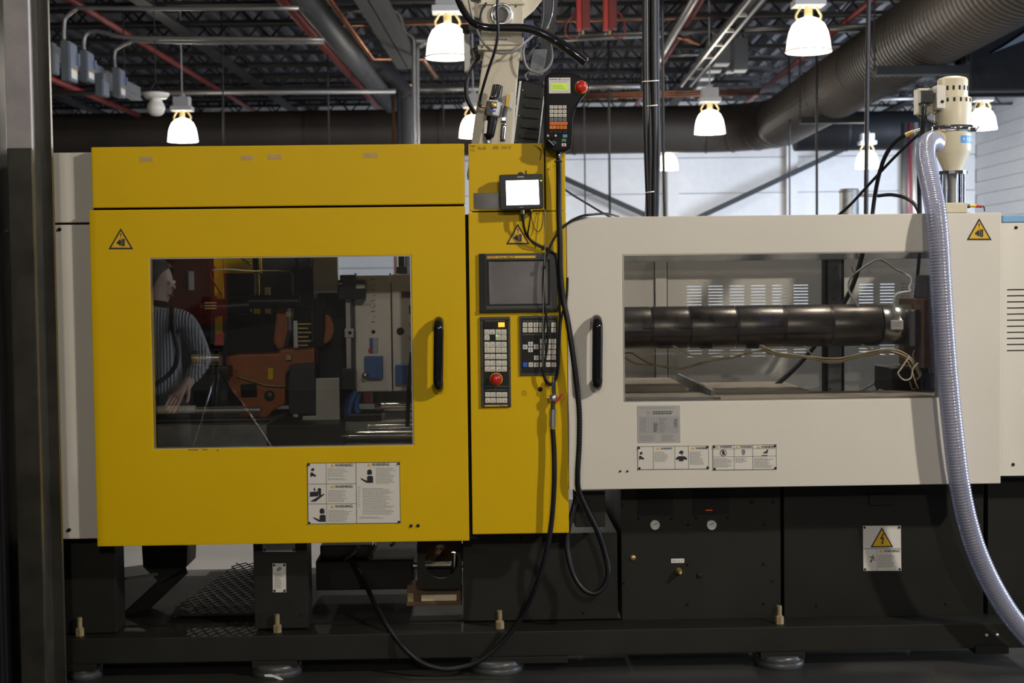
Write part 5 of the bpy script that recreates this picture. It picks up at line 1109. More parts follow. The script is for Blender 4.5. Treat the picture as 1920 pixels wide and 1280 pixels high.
wire([(1610, 575), (1600, 560), (1592, 545), (1591, 530), (1597, 518), (1608, 509), (1630, 494), (1648, 486.5), (1662, 492), (1678, 504), (1695, 512), (1706, 519), (1708, 528), (1704, 540), (1706, 545), (1690, 548), (1680, 552), (1676, 565), (1678, 588)], 1.9, 'cool_white', 'white wire looping high above the right end of the barrel', 0.45, group='cables behind the white door window')
wire([(1597, 500), (1599, 508), (1603, 513), (1600, 516)], 1.2, 'wire_tan', 'small yellow tie on the white looping wire', 0.45, 'cable tie', group='cables behind the white door window')
wire([(1620, 440), (1617, 475), (1606, 515), (1592, 550), (1575, 580), (1550, 620), (1530, 645), (1505, 675), (1480, 700), (1455, 722)], 4.6, 'black_rubber', 'thick black cable slanting behind the barrel', 0.82, 'cable', name='power_cable', group='cables behind the white door window', n=12)
wire([(1727, 440), (1724, 475), (1720, 520), (1715, 575), (1712, 600)], 3.2, 'black_rubber', 'black cable hanging just left of the ribbed hose inside the window', 0.75, 'cable', name='power_cable', group='cables behind the white door window', n=10)
wire([(1605, 737), (1640, 718), (1660, 705), (1680, 685)], 2.2, 'wire_grey', 'grey cable rising from the bed at right, upper of two', 0.8, 'cable', name='power_cable', group='cables behind the white door window')
wire([(1635, 737), (1655, 718), (1672, 700), (1690, 680)], 3.0, 'wire_grey', 'grey cable rising from the bed at right, lower of two', 0.78, 'cable', name='power_cable', group='cables behind the white door window')
# ================================================================== ON TOP OF THE MACHINE
# ---- take-out robot
YRo = 0.55
RB = thing('takeout_robot', 'cream take-out robot standing behind the yellow control column', 'robot', P(930, 275, YRo))
MB().pprism([(908, 92), (977, 90), (972, 130), (968, 180), (957, 330), (875, 330), (890, 225), (897, 170)], YRo, 0.22).build('column', 'robot_cream', RB, bevel=0.006)
MB().pbox(899, 70, 982, 84, YRo - 0.03, 0.3).build('top_flange', 'robot_cream', RB, bevel=0.004); MB().pbox(896, 84, 984, 93, YRo - 0.02, 0.28).build('lower_flange', 'robot_cream', RB, bevel=0.003)
MB().pbox(933, 70.5, 953, 76, YRo - 0.0315, 0.0015).build('label', 'print_white', RB); m = MB(); m.lines(935, 72, 951, 75, 1, YRo - 0.032, 1.6, rag=0); m.build('label_print', 'print_black', RB)
hd = MB().pbox(902, -60, 981, 55, YRo, 0.26).build('carriage', 'robot_cream', RB, bevel=0.004)
MB().pbox(898, 5, 984, 8, YRo - 0.012, 0.02).build('carriage_ledge', 'robot_cream', hd)
c = P(940.5, 28, YRo); s = S(YRo)
MB().lathe([(21.5 * s, 0.0), (21.5 * s, 0.014), (18 * s, 0.018), (17 * s, 0.012), (15 * s, 0.012), (14.5 * s, 0.018), (12.5 * s, 0.018), (12 * s, -0.03), (0, -0.03)], c, (0, -1, 0), 36).build('bearing', 'chrome', hd, label='round steel bearing')
MB().lathe([(0, 0.004), (11.8 * s, 0.004)], c, (0, -1, 0), 30).build('bearing_core', 'dark_steel', hd)
MB().pprism([(981, 36), (981, 0), (1036, -40), (1016, 0), (1000, 20)], YRo + 0.03, 0.02).build('gusset', 'robot_cream', RB, bevel=0.002)
MB().pprism([(902, 34), (902, 8), (880, 2), (862, -30), (868, 8), (884, 30)], YRo + 0.03, 0.02).build('gusset', 'robot_cream', RB, bevel=0.002)
for (x0, y0, x1, y1) in ((984, 38, 1000, 60), (980, 58, 992, 82), (888, 60, 900, 78), (887, 120, 898, 133)): MB().pbox(x0, y0, x1, y1, YRo + 0.06, 0.1).build('motor_cover', 'navy', RB, bevel=0.004)
for x in (918, 970): MB().pbox(x - 3, 44, x + 3, 60, YRo - 0.06, 0.02).build('hose_strap', 'robot_cream', RB)
MB().pbox(870, 60, 882, 134, YRo + 0.12, 0.03).build('side_plate', 'galvanized', RB, bevel=0.003); MB().pbox(867, 45, 906, 58, YRo + 0.08, 0.06).build('dark_bracket', 'black_plastic', RB, bevel=0.003)
MB().pprism([(1000, 92), (1026, 92), (1018, 140), (992, 140)], YRo + 0.2, 0.03).build('grey_plate', 'box_grey', RB, bevel=0.002); MB().pbox(884, 90, 900, 112, YRo + 0.1, 0.1).build('valve_block', 'black_plastic', RB, bevel=0.003)
for (x, y) in ((988, 122), (986, 108)): MB().cyl(P(x, y, YRo - 0.02), P(x, y, YRo + 0.1), 0.012, 12).build('fitting', 'chrome', RB)
screw(hd, 967, 12, YRo, 2, 'dark_steel'); screw(hd, 909, 12, YRo, 2, 'dark_steel'); screw(RB, 905, 88, YRo - 0.02, 1.5, 'dark_steel'); screw(RB, 978, 87, YRo - 0.02, 1.5, 'dark_steel')
def hose(name, pts, r_px, m, label, cat='hose', n=12, sub=8, group=None, Yd=0.5):
    return tag(MB().tube([P(*q) for q in pts], r_px * S(Yd), n, sub).build(name, m), label, cat, group)
hose('robot_hose', [(852, -20, .5), (862, 6, .5), (875, 30, .48), (893, 46, .46), (918, 52, .46), (950, 52, .46), (985, 53, .46), (1012, 61, .46), (1040, 76, .46), (1070, 95, .45), (1099, 117, .45)], [6.5, 6.5, 7, 7.5, 7.5, 8, 8.5, 8.5], 'black_gloss', 'thick black hose across the robot head ending cut off at the right') if False else None
t = MB().tube([P(*q) for q in [(852, -20, .5), (862, 6, .5), (875, 30, .48), (893, 46, .46), (918, 52, .46), (950, 52, .46), (985, 53, .46), (1012, 61, .46), (1040, 76, .46), (1070, 95, .45), (1099, 117, .45)]], [r_ * S(.46) for r_ in (6.0, 6.5, 7, 7.5, 8, 8.5, 9.5, 9.8)], 16, 8).build('robot_hose', 'black_gloss')
tag(t, 'thick black hose across the robot head ending cut off at the right', 'hose')
hose('robot_cable', [(935, -20, .42), (932, 20, .42), (934, 60, .42), (928, 95, .43), (916, 130, .46), (904, 170, .5), (899, 195, .52)], 2.6, 'black_rubber', 'black air line running down the robot column to the regulator elbow', 'cable')
hose('robot_cable', [(878, -10, .46), (884, 25, .46), (896, 60, .46), (910, 85, .46), (930, 98, .46), (950, 100, .46), (972, 92, .47), (990, 75, .48), (1003, 66, .5), (1020, 70, .5), (1033, 88, .5), (1034, 115, .5), (1022, 132, .5), (1006, 136, .5), (988, 126, .5), (981, 100, .5), (985, 82, .5)], 2.2, 'hose_grey', 'grey cable looping in front of the robot column and to its right', 'cable')
hose('robot_cable', [(893, 112, .6), (882, 130, .55), (875, 155, .53), (875, 180, .53), (882, 198, .53), (890, 212, .55)], 4.2, 'black_rubber', 'black hose bowing out on the left side of the robot column', 'hose')
hose('robot_cable', [(1036, -10, .6), (1035, 20, .6), (1026, 50, .6), (1010, 75, .6), (995, 100, .6), (985, 122, .6)], 2.4, 'black_gloss', 'black cable arching right of the robot head, outer one', 'cable')
hose('robot_cable', [(1018, -10, .62), (1018, 25, .62), (1014, 50, .62), (1004, 80, .62), (990, 110, .62)], 2.2, 'black_rubber', 'black cable arching right of the robot head, inner one', 'cable')
hose('robot_cable', [(912, 5, .5), (904, 18, .5), (901, 35, .5), (906, 48, .48), (914, 54, .46)], 2.2, 'black_rubber', 'short black cable curling at the left of the bearing', 'cable')
hose('robot_cable', [(989, 150, .6), (985, 142, .6), (990, 136, .6), (1004, 131, .6), (1015, 126, .6)], 1.6, 'hose_grey', 'thin grey cable above the black louvred box', 'cable')
# ---- filter regulator on the robot column
YF = 0.48; s = S(YF)
FR = thing('filter_regulator', 'black and silver air filter regulator on the robot column', 'regulator', P(916, 268, YF))
ax = (P(933, 160, YF) - P(915, 262, YF)).normalized(); o0 = P(915.5, 262, YF)
MB().lathe([(0, 0.0), (4.5 * s, 0.0), (5 * s, 3 * s), (9 * s, 6 * s), (10 * s, 12 * s), (10.6 * s, 45 * s)], o0, ax, 24).build('bowl', 'black_plastic', FR)
MB().lathe([(0, 43 * s), (14 * s, 43 * s), (15.5 * s, 46 * s), (15.5 * s, 70 * s), (12 * s, 73 * s), (0, 73 * s)], o0, ax, 8, False).build('body', 'zinc', FR)
MB().lathe([(11 * s, 72 * s), (12 * s, 73 * s), (12 * s, 79 * s), (9.5 * s, 80 * s)], o0, ax, 24).build('collar', 'black_plastic', FR)
pk = MB(); pr = [(9.8 * s, 79 * s), (9.8 * s, 101 * s), (9 * s, 103 * s), (0, 103 * s)]; pk.lathe(pr, o0, ax, 24)
for k in range(16):
    a_ = 2 * pi * k / 16; x_ = Vector(ax).orthogonal().normalized(); y_ = Vector(ax).cross(x_); dd = (x_ * cos(a_) + y_ * sin(a_)) * 9.9 * s
    pk.bar(o0 + Vector(ax) * 80 * s + dd, o0 + Vector(ax) * 101 * s + dd, 0.0018, 0.0018)
pk.build('knob', 'black_gloss', FR)
c = P(925.5, 197.5, YF - 15.6 * s); MB().pbox(919.5, 191, 931.5, 203, YF - 16.2 * s, 0.004).build('gauge_plate', 'black_plastic', FR, bevel=0.001)
MB().lathe([(0, 0.008), (4.2 * s, 0.008), (5.2 * s, 0.005), (5.2 * s, 0)], c, (0, -1, 0), 20).build('gauge', 'brass', FR)
MB().pbox(919.5, 206.5, 929, 209.5, YF - 15.9 * s, 0.002).build('badge', 'print_blue', FR); MB().pbox(920, 187.5, 934, 190.5, YF - 12.4 * s, 0.003).build('badge', 'print_white', FR)
MB().pprism([(909.5, 226), (914.5, 226), (912, 250), (907, 250)], YF - 10.6 * s, 0.003).build('badge', 'print_white', FR)
MB().cyl(o0, o0 - Vector(ax) * 6 * s, 3.2 * s, 10).build('drain', 'zinc', FR)
MB().tube([P(908, 200, YF), P(902, 199, YF), P(899, 197, YF), P(899, 190, YF)], 3 * s, 10, 4).build('elbow', 'black_plastic', FR); MB().cyl(P(903, 199.5, YF), P(909, 200, YF), 3.2 * s, 8).build('elbow_nut', 'brass', FR)
# ball valve assembly beside it
BVv = thing('shutoff_valve', 'small air shut-off valve right of the regulator', 'valve', P(945, 268, YF))
MB().pprism([(951, 176), (957, 177), (953, 200), (948, 199)], YF, 0.006).build('lever', 'sign_yellow', BVv); MB().tube([P(950, 200, YF), P(946, 212, YF), P(944, 230, YF)], 5 * s, 10, 3).build('body', 'dark_steel', BVv)
MB().tube([P(945, 232, YF), P(943, 248, YF), P(942, 266, YF)], 5 * s, 12, 2).build('coupling', 'chrome', BVv); MB().pbox(938, 238, 942, 266, YF + 0.01, 0.01).build('clip', 'brass', BVv); MB().pprism([(957, 172), (966, 174), (960, 205), (954, 200)], YF + 0.03, 0.02).build('bracket', 'galvanized', BVv)
MB().pbox(941, 220, 948, 226, YF - 0.014, 0.006).build('port', 'zinc', BVv)
# ---- black louvred box
YL = 0.60
LB = thing('louvered_box', 'black box with louvres standing behind the control column, right of the robot', 'cabinet', P(985, 275, YL))
MB().pprism([(978, 152), (1020, 160), (1008, 300), (956, 300), (961, 268)], YL, 0.16).build('case', 'bezel_dark', LB, bevel=0.004)
MB().pprism([(974, 152), (978, 152), (961, 290), (957, 290)], YL - 0.004, 0.02).build('edge_strip', 'galvanized', LB); MB().pprism([(1019, 180), (1021, 180), (1009, 290), (1006, 290)], YL - 0.004, 0.02).build('edge_strip', 'galvanized', LB)  # pale strips stand in for highlights along the box edges
for k in range(5):
    y = 175 + 19 * k; x0 = 985 - k * 2.6; x1 = 1014 - k * 1.6
    MB().pprism([(x0, y), (x1, y + 2.5), (x1, y + 10), (x0, y + 7)], YL - 0.010, 0.012).build('louver', 'bezel_dark', LB, bevel=0.003)
for (x, y) in ((980, 169), (973, 217), (967, 264)): screw(LB, x, y, YL, 1.3, 'zinc')
# ---- hand-held pendant
YQ = -0.075
PD = thing('teach_pendant', 'black hand-held robot pendant with green screen and red stop button', 'pendant', P(1047, 285, YQ))
ol = [(1020.5, 150), (1023, 142), (1030, 136.5), (1050, 134.5), (1072, 136), (1088, 142), (1100, 150), (1105, 158), (1104, 167), (1097, 177), (1087, 190), (1079, 205), (1074.5, 222), (1073.5, 245), (1073, 268), (1069, 279), (1060, 284.5), (1040, 285), (1028, 282), (1021.5, 275), (1020, 262), (1021, 210)]
MB().pprism(ol, YQ, 0.055).build('housing', 'pendant_black', PD, bevel=0.008)
sc_ = MB().pbox(1029, 145.5, 1069.5, 175, YQ - 0.001, 0.003).build('screen_surround', 'sign_white', PD, bevel=0.001); MB().pbox(1033, 156.5, 1065, 168.5, YQ - 0.002, 0.002).build('screen', 'lcd_green', sc_)
m = MB(); m.lines(1036, 159, 1060, 167, 3, YQ - 0.0022, 0.7); m.build('screen_text', 'key_green', sc_)
m = MB(); m.lines(1031, 147.5, 1046, 150, 1, YQ - 0.0012, 1.8, rag=0); m.lines(1053, 148, 1067, 150.5, 1, YQ - 0.0012, 1.2, rag=0); m.build('maker_print', 'print_blue', sc_); MB().flat([(1048, 147.3), (1051, 147.3), (1051, 150.3), (1048, 150.3)], YQ - 0.0012).build('emblem', 'print_red', sc_)
m = MB(); m.lines(1034, 152.5, 1064, 154, 1, YQ - 0.0012, 0.6, rag=0); m.lines(1034, 171, 1066, 173, 1, YQ - 0.0012, 0.6, rag=0); m.build('small_print', 'print_grey', sc_)
c = P(1089.5, 163.5, YQ); s = S(YQ); MB().lathe([(12.2 * s, 0), (12.2 * s, 0.003), (10.5 * s, 0.004)], c, (0, -1, 0), 28).build('stop_collar', 'sign_yellow', PD)
MB().lathe([(0, 0.022), (6 * s, 0.0215), (10 * s, 0.018), (11.2 * s, 0.014), (10 * s, 0.008), (8 * s, 0)], c, (0, -1, 0), 28).build('stop_button', 'stop_red', PD)
ml = MB()
for j, (y, mm, xs_) in enumerate(((197.5, 'key_white', 4), (205.5, 'key_white', 4), (213, 'key_white', 4), (220.8, 'key_grey', 4), (228, 'key_orange', 5), (235.4, 'key_orange', 4), (243.5, 'bezel_dark', 4))):
    x = 1030.5
    wd_ = {0: (7, 7, 7, 7)}.get(0) if xs_ == 4 else (6.4,) * 5
    if j == 5: wd_ = (12, 5.5, 6, 6)
    gap = 1.2 if xs_ == 4 else 0.3
    if j == 5: gap = 0.9
    for w in wd_:
        MB().pbox(x, y, x + w, y + 6.2, YQ - 0.0025, 0.003).build('key', mm, PD, bevel=0.0004, seg=1)
        if mm != 'bezel_dark': ml.flat([(x + w / 2 - 1.4, y + 2.6), (x + w / 2 + 1.4, y + 2.2), (x + w / 2 + 1.4, y + 3.4), (x + w / 2 - 1.4, y + 3.8)], YQ - 0.0028)
        x += w + gap
ml.build('key_legends', 'print_black', PD)
for (x, y, mm) in ((1055, 252, 'key_cyan'), (1053, 260, 'key_green'), (1053, 268.5, 'key_white')): MB().pbox(x, y, x + 8.5, y + 5.6, YQ - 0.003, 0.003).build('key', mm, PD, bevel=0.0004, seg=1)
MB().lathe([(0, 0.0), (1.6 * S(YQ), 0.0)], P(1057.3, 271.3, YQ - 0.0033), (0, -1, 0), 12).build('stop_mark', 'print_red', PD)
for x in (1027, 1041.5): screw(PD, x, 254.5, YQ, 2.4, 'key_white', 'round_key')
MB().lathe([(9.5 * s, 0), (9.5 * s, 0.004), (7.5 * s, 0.005), (7 * s, 0.014), (0, 0.014)], P(1034, 267.5, YQ), (0, -1, 0), 20).build('dial', 'black_plastic', PD); MB().pprism([(1028, 263), (1030, 262), (1040, 272), (1038, 273)], YQ - 0.019, 0.006).build('dial_grip', 'wire_grey', PD)
MB().cyl(P(1047, 284, YQ + 0.025), P(1047.3, 303, YQ + 0.025), 5.5 * s, 14, 4.6 * s).build('cable_gland', 'black_plastic', PD); MB().tube([P(1048, 285, YQ + 0.01), P(1048, 297, YQ + 0.01)], 1.6 * s, 8, 1).build('gland_clip', 'chrome', PD)
MB().pbox(1040, 300.5, 1054, 303.5, YQ + 0.012, 0.025).build('gland_nut', 'black_plastic', PD, bevel=0.002); MB().pbox(1030, 190, 1062, 245, YQ + 0.055, 0.10).build('holster', 'black_plastic', PD, bevel=0.004)
# ---- small white-lit monitor
YM = -0.07
MN = thing('monitor', 'small black monitor with glowing white screen on the control column', 'monitor', P(978, 395, YM))
q4 = lambda i, x0, y0, x1, y1: [(x0 + i, y0 + i + 1.0), (x1 - i, y0 + i - 2.0), (x1 + 1.5 - i, y1 - i - 2.0), (x0 + 2.0 + i, y1 - i + 1.0)]
MB().pprism([(936, 329.5), (938, 327.5), (1014, 325.5), (1017, 327.5), (1019, 388), (1017, 390.5), (940, 393.5), (937.5, 391)], YM, 0.035).build('housing', 'black_plastic', MN, bevel=0.004)
MB().pprism([(948.3, 338.6), (1009.5, 337), (1011.5, 383), (949.8, 384.8)], YM - 0.001, 0.002).build('screen', 'lcd_white', MN)
MB().text('KEYENCE', 970, 330.5, 982.5, 333, YM - 0.001, 0.3).build('maker_lettering', 'print_white', MN); MB().flat([(974, 388), (981, 387.8), (981, 389.4), (974, 389.6)], YM - 0.001).build('model_print', 'print_grey', MN)
MB().pbox(1013, 337.2, 1016, 339.6, YM - 0.001, 0.002).build('power_light', 'lit_green', MN)
MB().pprism([(970, 328), (971, 324), (976, 322), (981, 324), (982.5, 328)], YM + 0.005, 0.02).build('mount_lug', 'black_plastic', MN); MB().pbox(984.5, 319.5, 987.5, 327, YM + 0.01, 0.006).build('antenna_stub', 'black_plastic', MN)
MB().pbox(960, 345, 1000, 375, YM + 0.035, 0.035).build('wall_bracket', 'black_plastic', MN, bevel=0.003)
MB().cyl(P(979.5, 392, YM + 0.018), P(980, 402, YM + 0.018), 3.6 * s, 12).build('connector', 'chrome', MN); MB().cyl(P(980, 401, YM + 0.018), P(981, 415, YM + 0.018), 4.0 * s, 12, 3.0 * s).build('connector_boot', 'black_rubber', MN)
MB().cyl(P(995.5, 391, YM + 0.018), P(995.5, 396, YM + 0.018), 2.4 * s, 10).build('plug', 'chrome', MN); MB().cyl(P(995.5, 396, YM + 0.018), P(995, 406, YM + 0.018), 2.2 * s, 10, 1.4 * s).build('plug_boot', 'black_rubber', MN)
# ---- cables on the control column
hose('monitor_cable', [(981, 413, -.05), (983, 428, -.04), (990, 445, -.03), (1008, 458, -.02), (1025, 466, -.02), (1038, 474, -.02), (1043, 485, -.02), (1047, 530, -.02), (1050, 600, -.02), (1049, 650, -.02), (1046, 690, -.03), (1040, 712, -.03), (1030, 722, -.03), (1022, 712, -.03), (1018, 690, -.03), (1019, 640, -.03), (1022, 600, -.03)], 2.1, 'black_rubber', 'black cable from the monitor looping down past the display to the air valve', 'cable', 8, 8)
hose('monitor_cable', [(995, 404, -.05), (992, 425, -.05), (990, 440, -.04), (998, 455, -.03), (1012, 463, -.02), (1025, 468, -.02), (1042, 478, -.02)], 1.3, 'black_rubber', 'thin black cable from the monitor plug curving above the display', 'cable', 8, 8)
hose('monitor_cable', [(996, 404, -.05), (999, 420, -.04), (1004, 431, -.03), (1009, 434, -.03), (1015, 428, -.03), (1018, 412, -.03), (1018, 392, -.02)], 0.7, 'black_rubber', 'very thin black wire looping under the monitor', 'cable', 6, 8)
hose('loop_cable', [(1160, 406, .3), (1140, 401, .1), (1110, 402, -.01), (1085, 407, -.02), (1060, 422, -.02), (1042, 442, -.025), (1030, 466, -.03), (1022, 490, -.03), (1019, 530, -.03), (1021, 570, -.03), (1027, 610, -.03), (1026, 650, -.03), (1020, 690, -.035), (1022, 708, -.035), (1032, 719, -.035), (1042, 712, -.035), (1047, 690, -.035), (1049, 650, -.035), (1052, 600, -.03), (1062, 560, -.02), (1064, 520, -.02)], 2.1, 'black_rubber', 'black cable arching from the white door top across the display to the air valve', 'cable', 8, 8)
hose('thin_line', [(1021.5, 392, -.02), (1022, 440, -.03), (1021, 500, -.035), (1019, 560, -.035), (1018, 620, -.035), (1018, 700, -.035)], 0.8, 'wire_grey', 'thin pale wire hanging straight in front of the display', 'cable', 6, 6)
tag(MB().pbox(1017.5, 497, 1023.5, 503, -.045, 0.014).build('cable_clip', 'black_plastic', bevel=0.003), 'small black cable clip over the display', 'clip')
hose('rear_cable', [(1055, 352, .25), (1075, 366, .3), (1100, 381, .35), (1130, 399, .4), (1160, 415, .4)], 2.0, 'black_rubber', 'black cable slanting behind the top of the white door', 'cable', 8, 6)
pts = [(1047.3, 302, YQ + .025), (1048, 340, -.04), (1048, 400, -.035), (1050, 450, -.035), (1051, 510, -.035), (1056, 560, -.035), (1064, 600, -.04), (1072, 650, -.045), (1080, 710, -.045), (1086, 770, -.045), (1086, 830, -.045), (1083, 890, -.045), (1085, 920, -.03), (1100, 955, .0), (1122, 1000, .03), (1136, 1045, .05), (1140, 1075, .05), (1132, 1100, .05), (1115, 1112, .05), (1095, 1105, .05), (1077, 1080, .06), (1066, 1045, .07), (1063, 1010, .08), (1072, 965, .09), (1082, 930, .10)]
ps = catmull([P(*q) for q in pts], 22); rr_ = [(5.0 + 0.7 * (i % 2)) * S(0) for i in range(len(ps))]
tag(MB().sweep(ps, rr_, 10).build('pendant_cable', 'black_rubber'), 'black ribbed pendant cable hanging beside the white door handle and looping below', 'cable')
# ---- air drop: ball valve and hose
AV = thing('air_valve', 'steel air valve with red lever at the lower right of the control column', 'valve', P(1037, 800, -.03)); Ya = -0.035; s = S(Ya)
MB().cyl(P(1037, 705, Ya), P(1037.5, 718, Ya), 1.8 * s, 10, 3.2 * s).build('nipple', 'chrome', AV); MB().cyl(P(1037.5, 716, Ya), P(1038.5, 742, Ya), 4.6 * s, 14).build('barrel', 'chrome', AV)
MB().lathe([(0, 0), (7 * s, 0), (8 * s, 3 * s), (8 * s, 9 * s), (6 * s, 13 * s), (0, 13 * s)], P(1037.5, 752, Ya), (0, 0, 1), 16).build('ball_body', 'zinc', AV); MB().cyl(P(1028, 745, Ya), P(1046, 744, Ya), 3.2 * s, 10).build('stem', 'zinc', AV)
MB().pprism([(1040, 752), (1043, 756), (1050, 748), (1056, 739), (1052, 737), (1046, 745)], Ya - 0.012, 0.004).build('lever', 'red', AV, bevel=0.001); MB().cyl(P(1037, 752, Ya), P(1036.5, 768, Ya), 4.2 * s, 12).build('lower_nipple', 'dark_steel', AV)
MB().cyl(P(1036.5, 767, Ya), P(1036, 799, Ya), 6.6 * s, 8).build('hose_coupling', 'zinc', AV); MB().cyl(P(1036, 797, Ya), P(1036, 804, Ya), 5.4 * s, 12).build('brass_ring', 'brass', AV)
MB().tube([P(1027, 722, Ya), P(1028, 727, Ya), P(1030, 730, Ya)], 1.3 * s, 8, 3).build('hook', 'chrome', AV); MB().box(P(1032, 745, 0).x, P(1042, 745, 0).x, Ya, 0.001, P(1037, 747, 0).z, P(1037, 742, 0).z).build('stand_off', 'dark_steel', AV)
hose('air_hose', [(1036, 802, -.035), (1039, 850, -.04), (1039, 910, -.045), (1034, 980, -.04), (1023, 1040, -.03), (1005, 1100, -.01), (975, 1160, .03), (940, 1205, .04), (900, 1238, .04), (860, 1252, .04), (825, 1253, .04), (785, 1238, .05), (745, 1200, .08), (712, 1150, .20), (690, 1105, .34), (668, 1065, .45), (655, 1045, .5)], 4.8, 'black_rubber', 'black air hose sweeping from the air valve down under the machine', 'hose', 12, 8, Yd=0)
# ---- vertical cable bundle behind the white door
for i, (x0, x1, r, mm, lab) in enumerate(((1209, 1216, 4.5, 'black_rubber', 'left'), (1217, 1218, 5.0, 'black_rubber', 'second'), (1226, 1226, 5.5, 'black_rubber', 'third'), (1232, 1231, 4.5, 'black_rubber', 'rightmost'), (1213, 1210, 1.6, 'hose_grey', 'thin grey'))):
    tag(MB().tube([P(x0, -40, 1.5 + .02 * (i % 2)), P(x0 + (i - 2) * .3, 120, 1.5 + .02 * (i % 2)), P(x0 + 2, 260, 1.5), P((x0 + x1) / 2 + 1, 340, 1.5), P(x1, 410, 1.5), P(x1 - 4, 480, 1.5)], r * S(1.5), 12, 6).build('bundled_cable', mm), lab + ' cable of the black vertical cable bundle behind the white door', 'cable', 'cables of the vertical bundle')
for y, a, b in ((152, 1205, 1233), (198, 1213, 1232), (360, 1211, 1226)):
    ptsz = [P(a, y + 1, 1.485), P((a + b) / 2, y, 1.472), P(b, y - 1, 1.485), P(b, y - 1, 1.53), P((a + b) / 2, y, 1.545), P(a, y + 1, 1.53), P(a, y + 1, 1.485)]
    tag(MB().tube(ptsz, 0.0022, 6, 4).build('zip_tie', 'print_white'), 'white zip tie round the cable bundle, ' + {152: 'top one', 198: 'middle one', 360: 'lowest one'}[y], 'zip tie', 'zip ties on the cable bundle')
# ---- hopper loader
YH = 0.40; s = S(YH); cxp = 1786; Zp = lambda y: P(cxp, y, YH).z; hx = P(cxp, 250, YH).x; C0 = (hx, YH, 0)
HL = thing('hopper_loader', 'beige vacuum hopper loader with blue label on top of the white guard', 'loader', (hx, YH, Zp(398)))
MB().lathe([(16 * s, Zp(322)), (32 * s, Zp(287)), (34.5 * s, Zp(283)), (34.5 * s, Zp(247))], C0, (0, 0, 1), 36).build('hopper', 'loader_cream', HL)
MB().lathe([(34.5 * s, Zp(248)), (37 * s, Zp(248)), (37.6 * s, Zp(243)), (37 * s, Zp(237)), (34 * s, Zp(237))], C0, (0, 0, 1), 36).build('clamp_ring', 'chrome', HL)
MB().lathe([(34.2 * s, Zp(238)), (34.2 * s, Zp(186)), (33 * s, Zp(184)), (27.5 * s, Zp(183))], C0, (0, 0, 1), 36).build('motor_housing', 'loader_cream', HL)
MB().lathe([(27.8 * s, Zp(184)), (27.8 * s, Zp(151)), (25 * s, Zp(147)), (15 * s, Zp(144)), (0, Zp(143))], C0, (0, 0, 1), 36).build('top_cap', 'loader_cream', HL)
for (yy, r_, n_, h_) in ((167.5, 27.9, 16, 4.0), (190, 34.3, 18, 3.6)):
    for k in range(n_):
        a_ = 2 * pi * (k + .35) / n_; d_ = Vector((sin(a_), -cos(a_), 0)); tn = Vector((cos(a_), sin(a_), 0)); c = Vector((hx, YH, Zp(yy))) + d_ * r_ * s
        w_ = 1.8 * s; h2 = h_ * s; vv = [c + d_ * 0.001 + tn * sx * w_ + Vector((0, 0, sz * h2)) for sx, sz in ((-1, -1), (1, -1), (1, 1), (-1, 1))]
        vv += [v - d_ * 0.006 for v in vv]; MB().add(vv, [(0, 1, 2, 3), (7, 6, 5, 4), (0, 4, 5, 1), (1, 5, 6, 2), (2, 6, 7, 3), (3, 7, 4, 0)]).build('vent_slot', 'void', HL)
bx_ = MB().pbox(1722, 165, 1757, 212, YH - 0.03, 0.06).build('switch_case', 'loader_cream', HL, bevel=0.003); MB().pprism([(1757, 159), (1773, 160), (1773, 203), (1757, 202)], YH - 0.085, 0.06).build('cover_plate', 'sign_white', HL, bevel=0.002)
screw(HL, 1767, 190.5, YH - 0.085, 3.2, 'bezel_dark', 'push_button'); MB().pbox(1727, 169, 1750, 193, YH - 0.07, 0.04).build('connector', 'black_plastic', bx_, bevel=0.003); MB().cyl(P(1733, 193, YH - .05), P(1733, 200, YH - .05), 4.5 * s, 12).build('cable_gland', 'chrome', bx_)
MB().pbox(1743, 212, 1750, 226, YH - 0.05, 0.03).build('relay', 'box_face', HL, bevel=0.002); MB().tube([P(1735, 226, YH - .02), P(1745, 228, YH - .02), P(1756, 232, YH - .02)], 0.006, 8, 3).build('fitting', 'dark_steel', HL)
MB().tube([P(1820, 243, YH - .04), P(1828, 244, YH - .05), P(1834, 239, YH - .04)], 0.006, 8, 3).build('clamp_latch', 'chrome', HL); MB().pbox(1818, 238, 1830, 247, YH - .06, 0.02).build('clamp_screw', 'chrome', HL, bevel=0.003)
def on_cyl(th, z, r): return (hx + r * sin(th), YH - r * cos(th), z)
zA, zB = Zp(271), Zp(257); lab_ = MB(); n_ = 14
vv = [on_cyl(0.10 + 1.75 * i / n_, z, 34.8 * s) for z in (zA, zB) for i in range(n_ + 1)]
lab_.add(vv, [(i, i + 1, n_ + 2 + i, n_ + 1 + i) for i in range(n_)], True); lb = lab_.build('blue_label', 'nova_blue', HL)
tx = MB(); vv, ff = FONT['NOVA']; tx.add([on_cyl(0.50 + 0.82 * u, zA + (zB - zA) * (0.2 + 0.58 * w), 35.0 * s) for u, w in vv], ff)
for k in range(3):
    a_ = pi * k / 3; q = [(-2.2, -.5), (2.2, -.5), (2.2, .5), (-2.2, .5)]; tx.add([on_cyl(0.30 + (x * cos(a_) - y * sin(a_)) / 34.0, (zA + zB) / 2 + (x * sin(a_) + y * cos(a_)) * s, 35.0 * s) for x, y in q], [(0, 1, 2, 3)])
tx.build('lettering', 'print_white', lb)
MB().lathe([(0, Zp(327)), (27 * s, Zp(327)), (27 * s, Zp(321)), (0, Zp(321))], C0, (0, 0, 1), 30, False).build('upper_flange', 'chrome', HL); MB().lathe([(17 * s, Zp(384)), (17 * s, Zp(327))], C0, (0, 0, 1), 28).build('sight_glass', 'sight_glass', HL, label='clear sight glass tube')
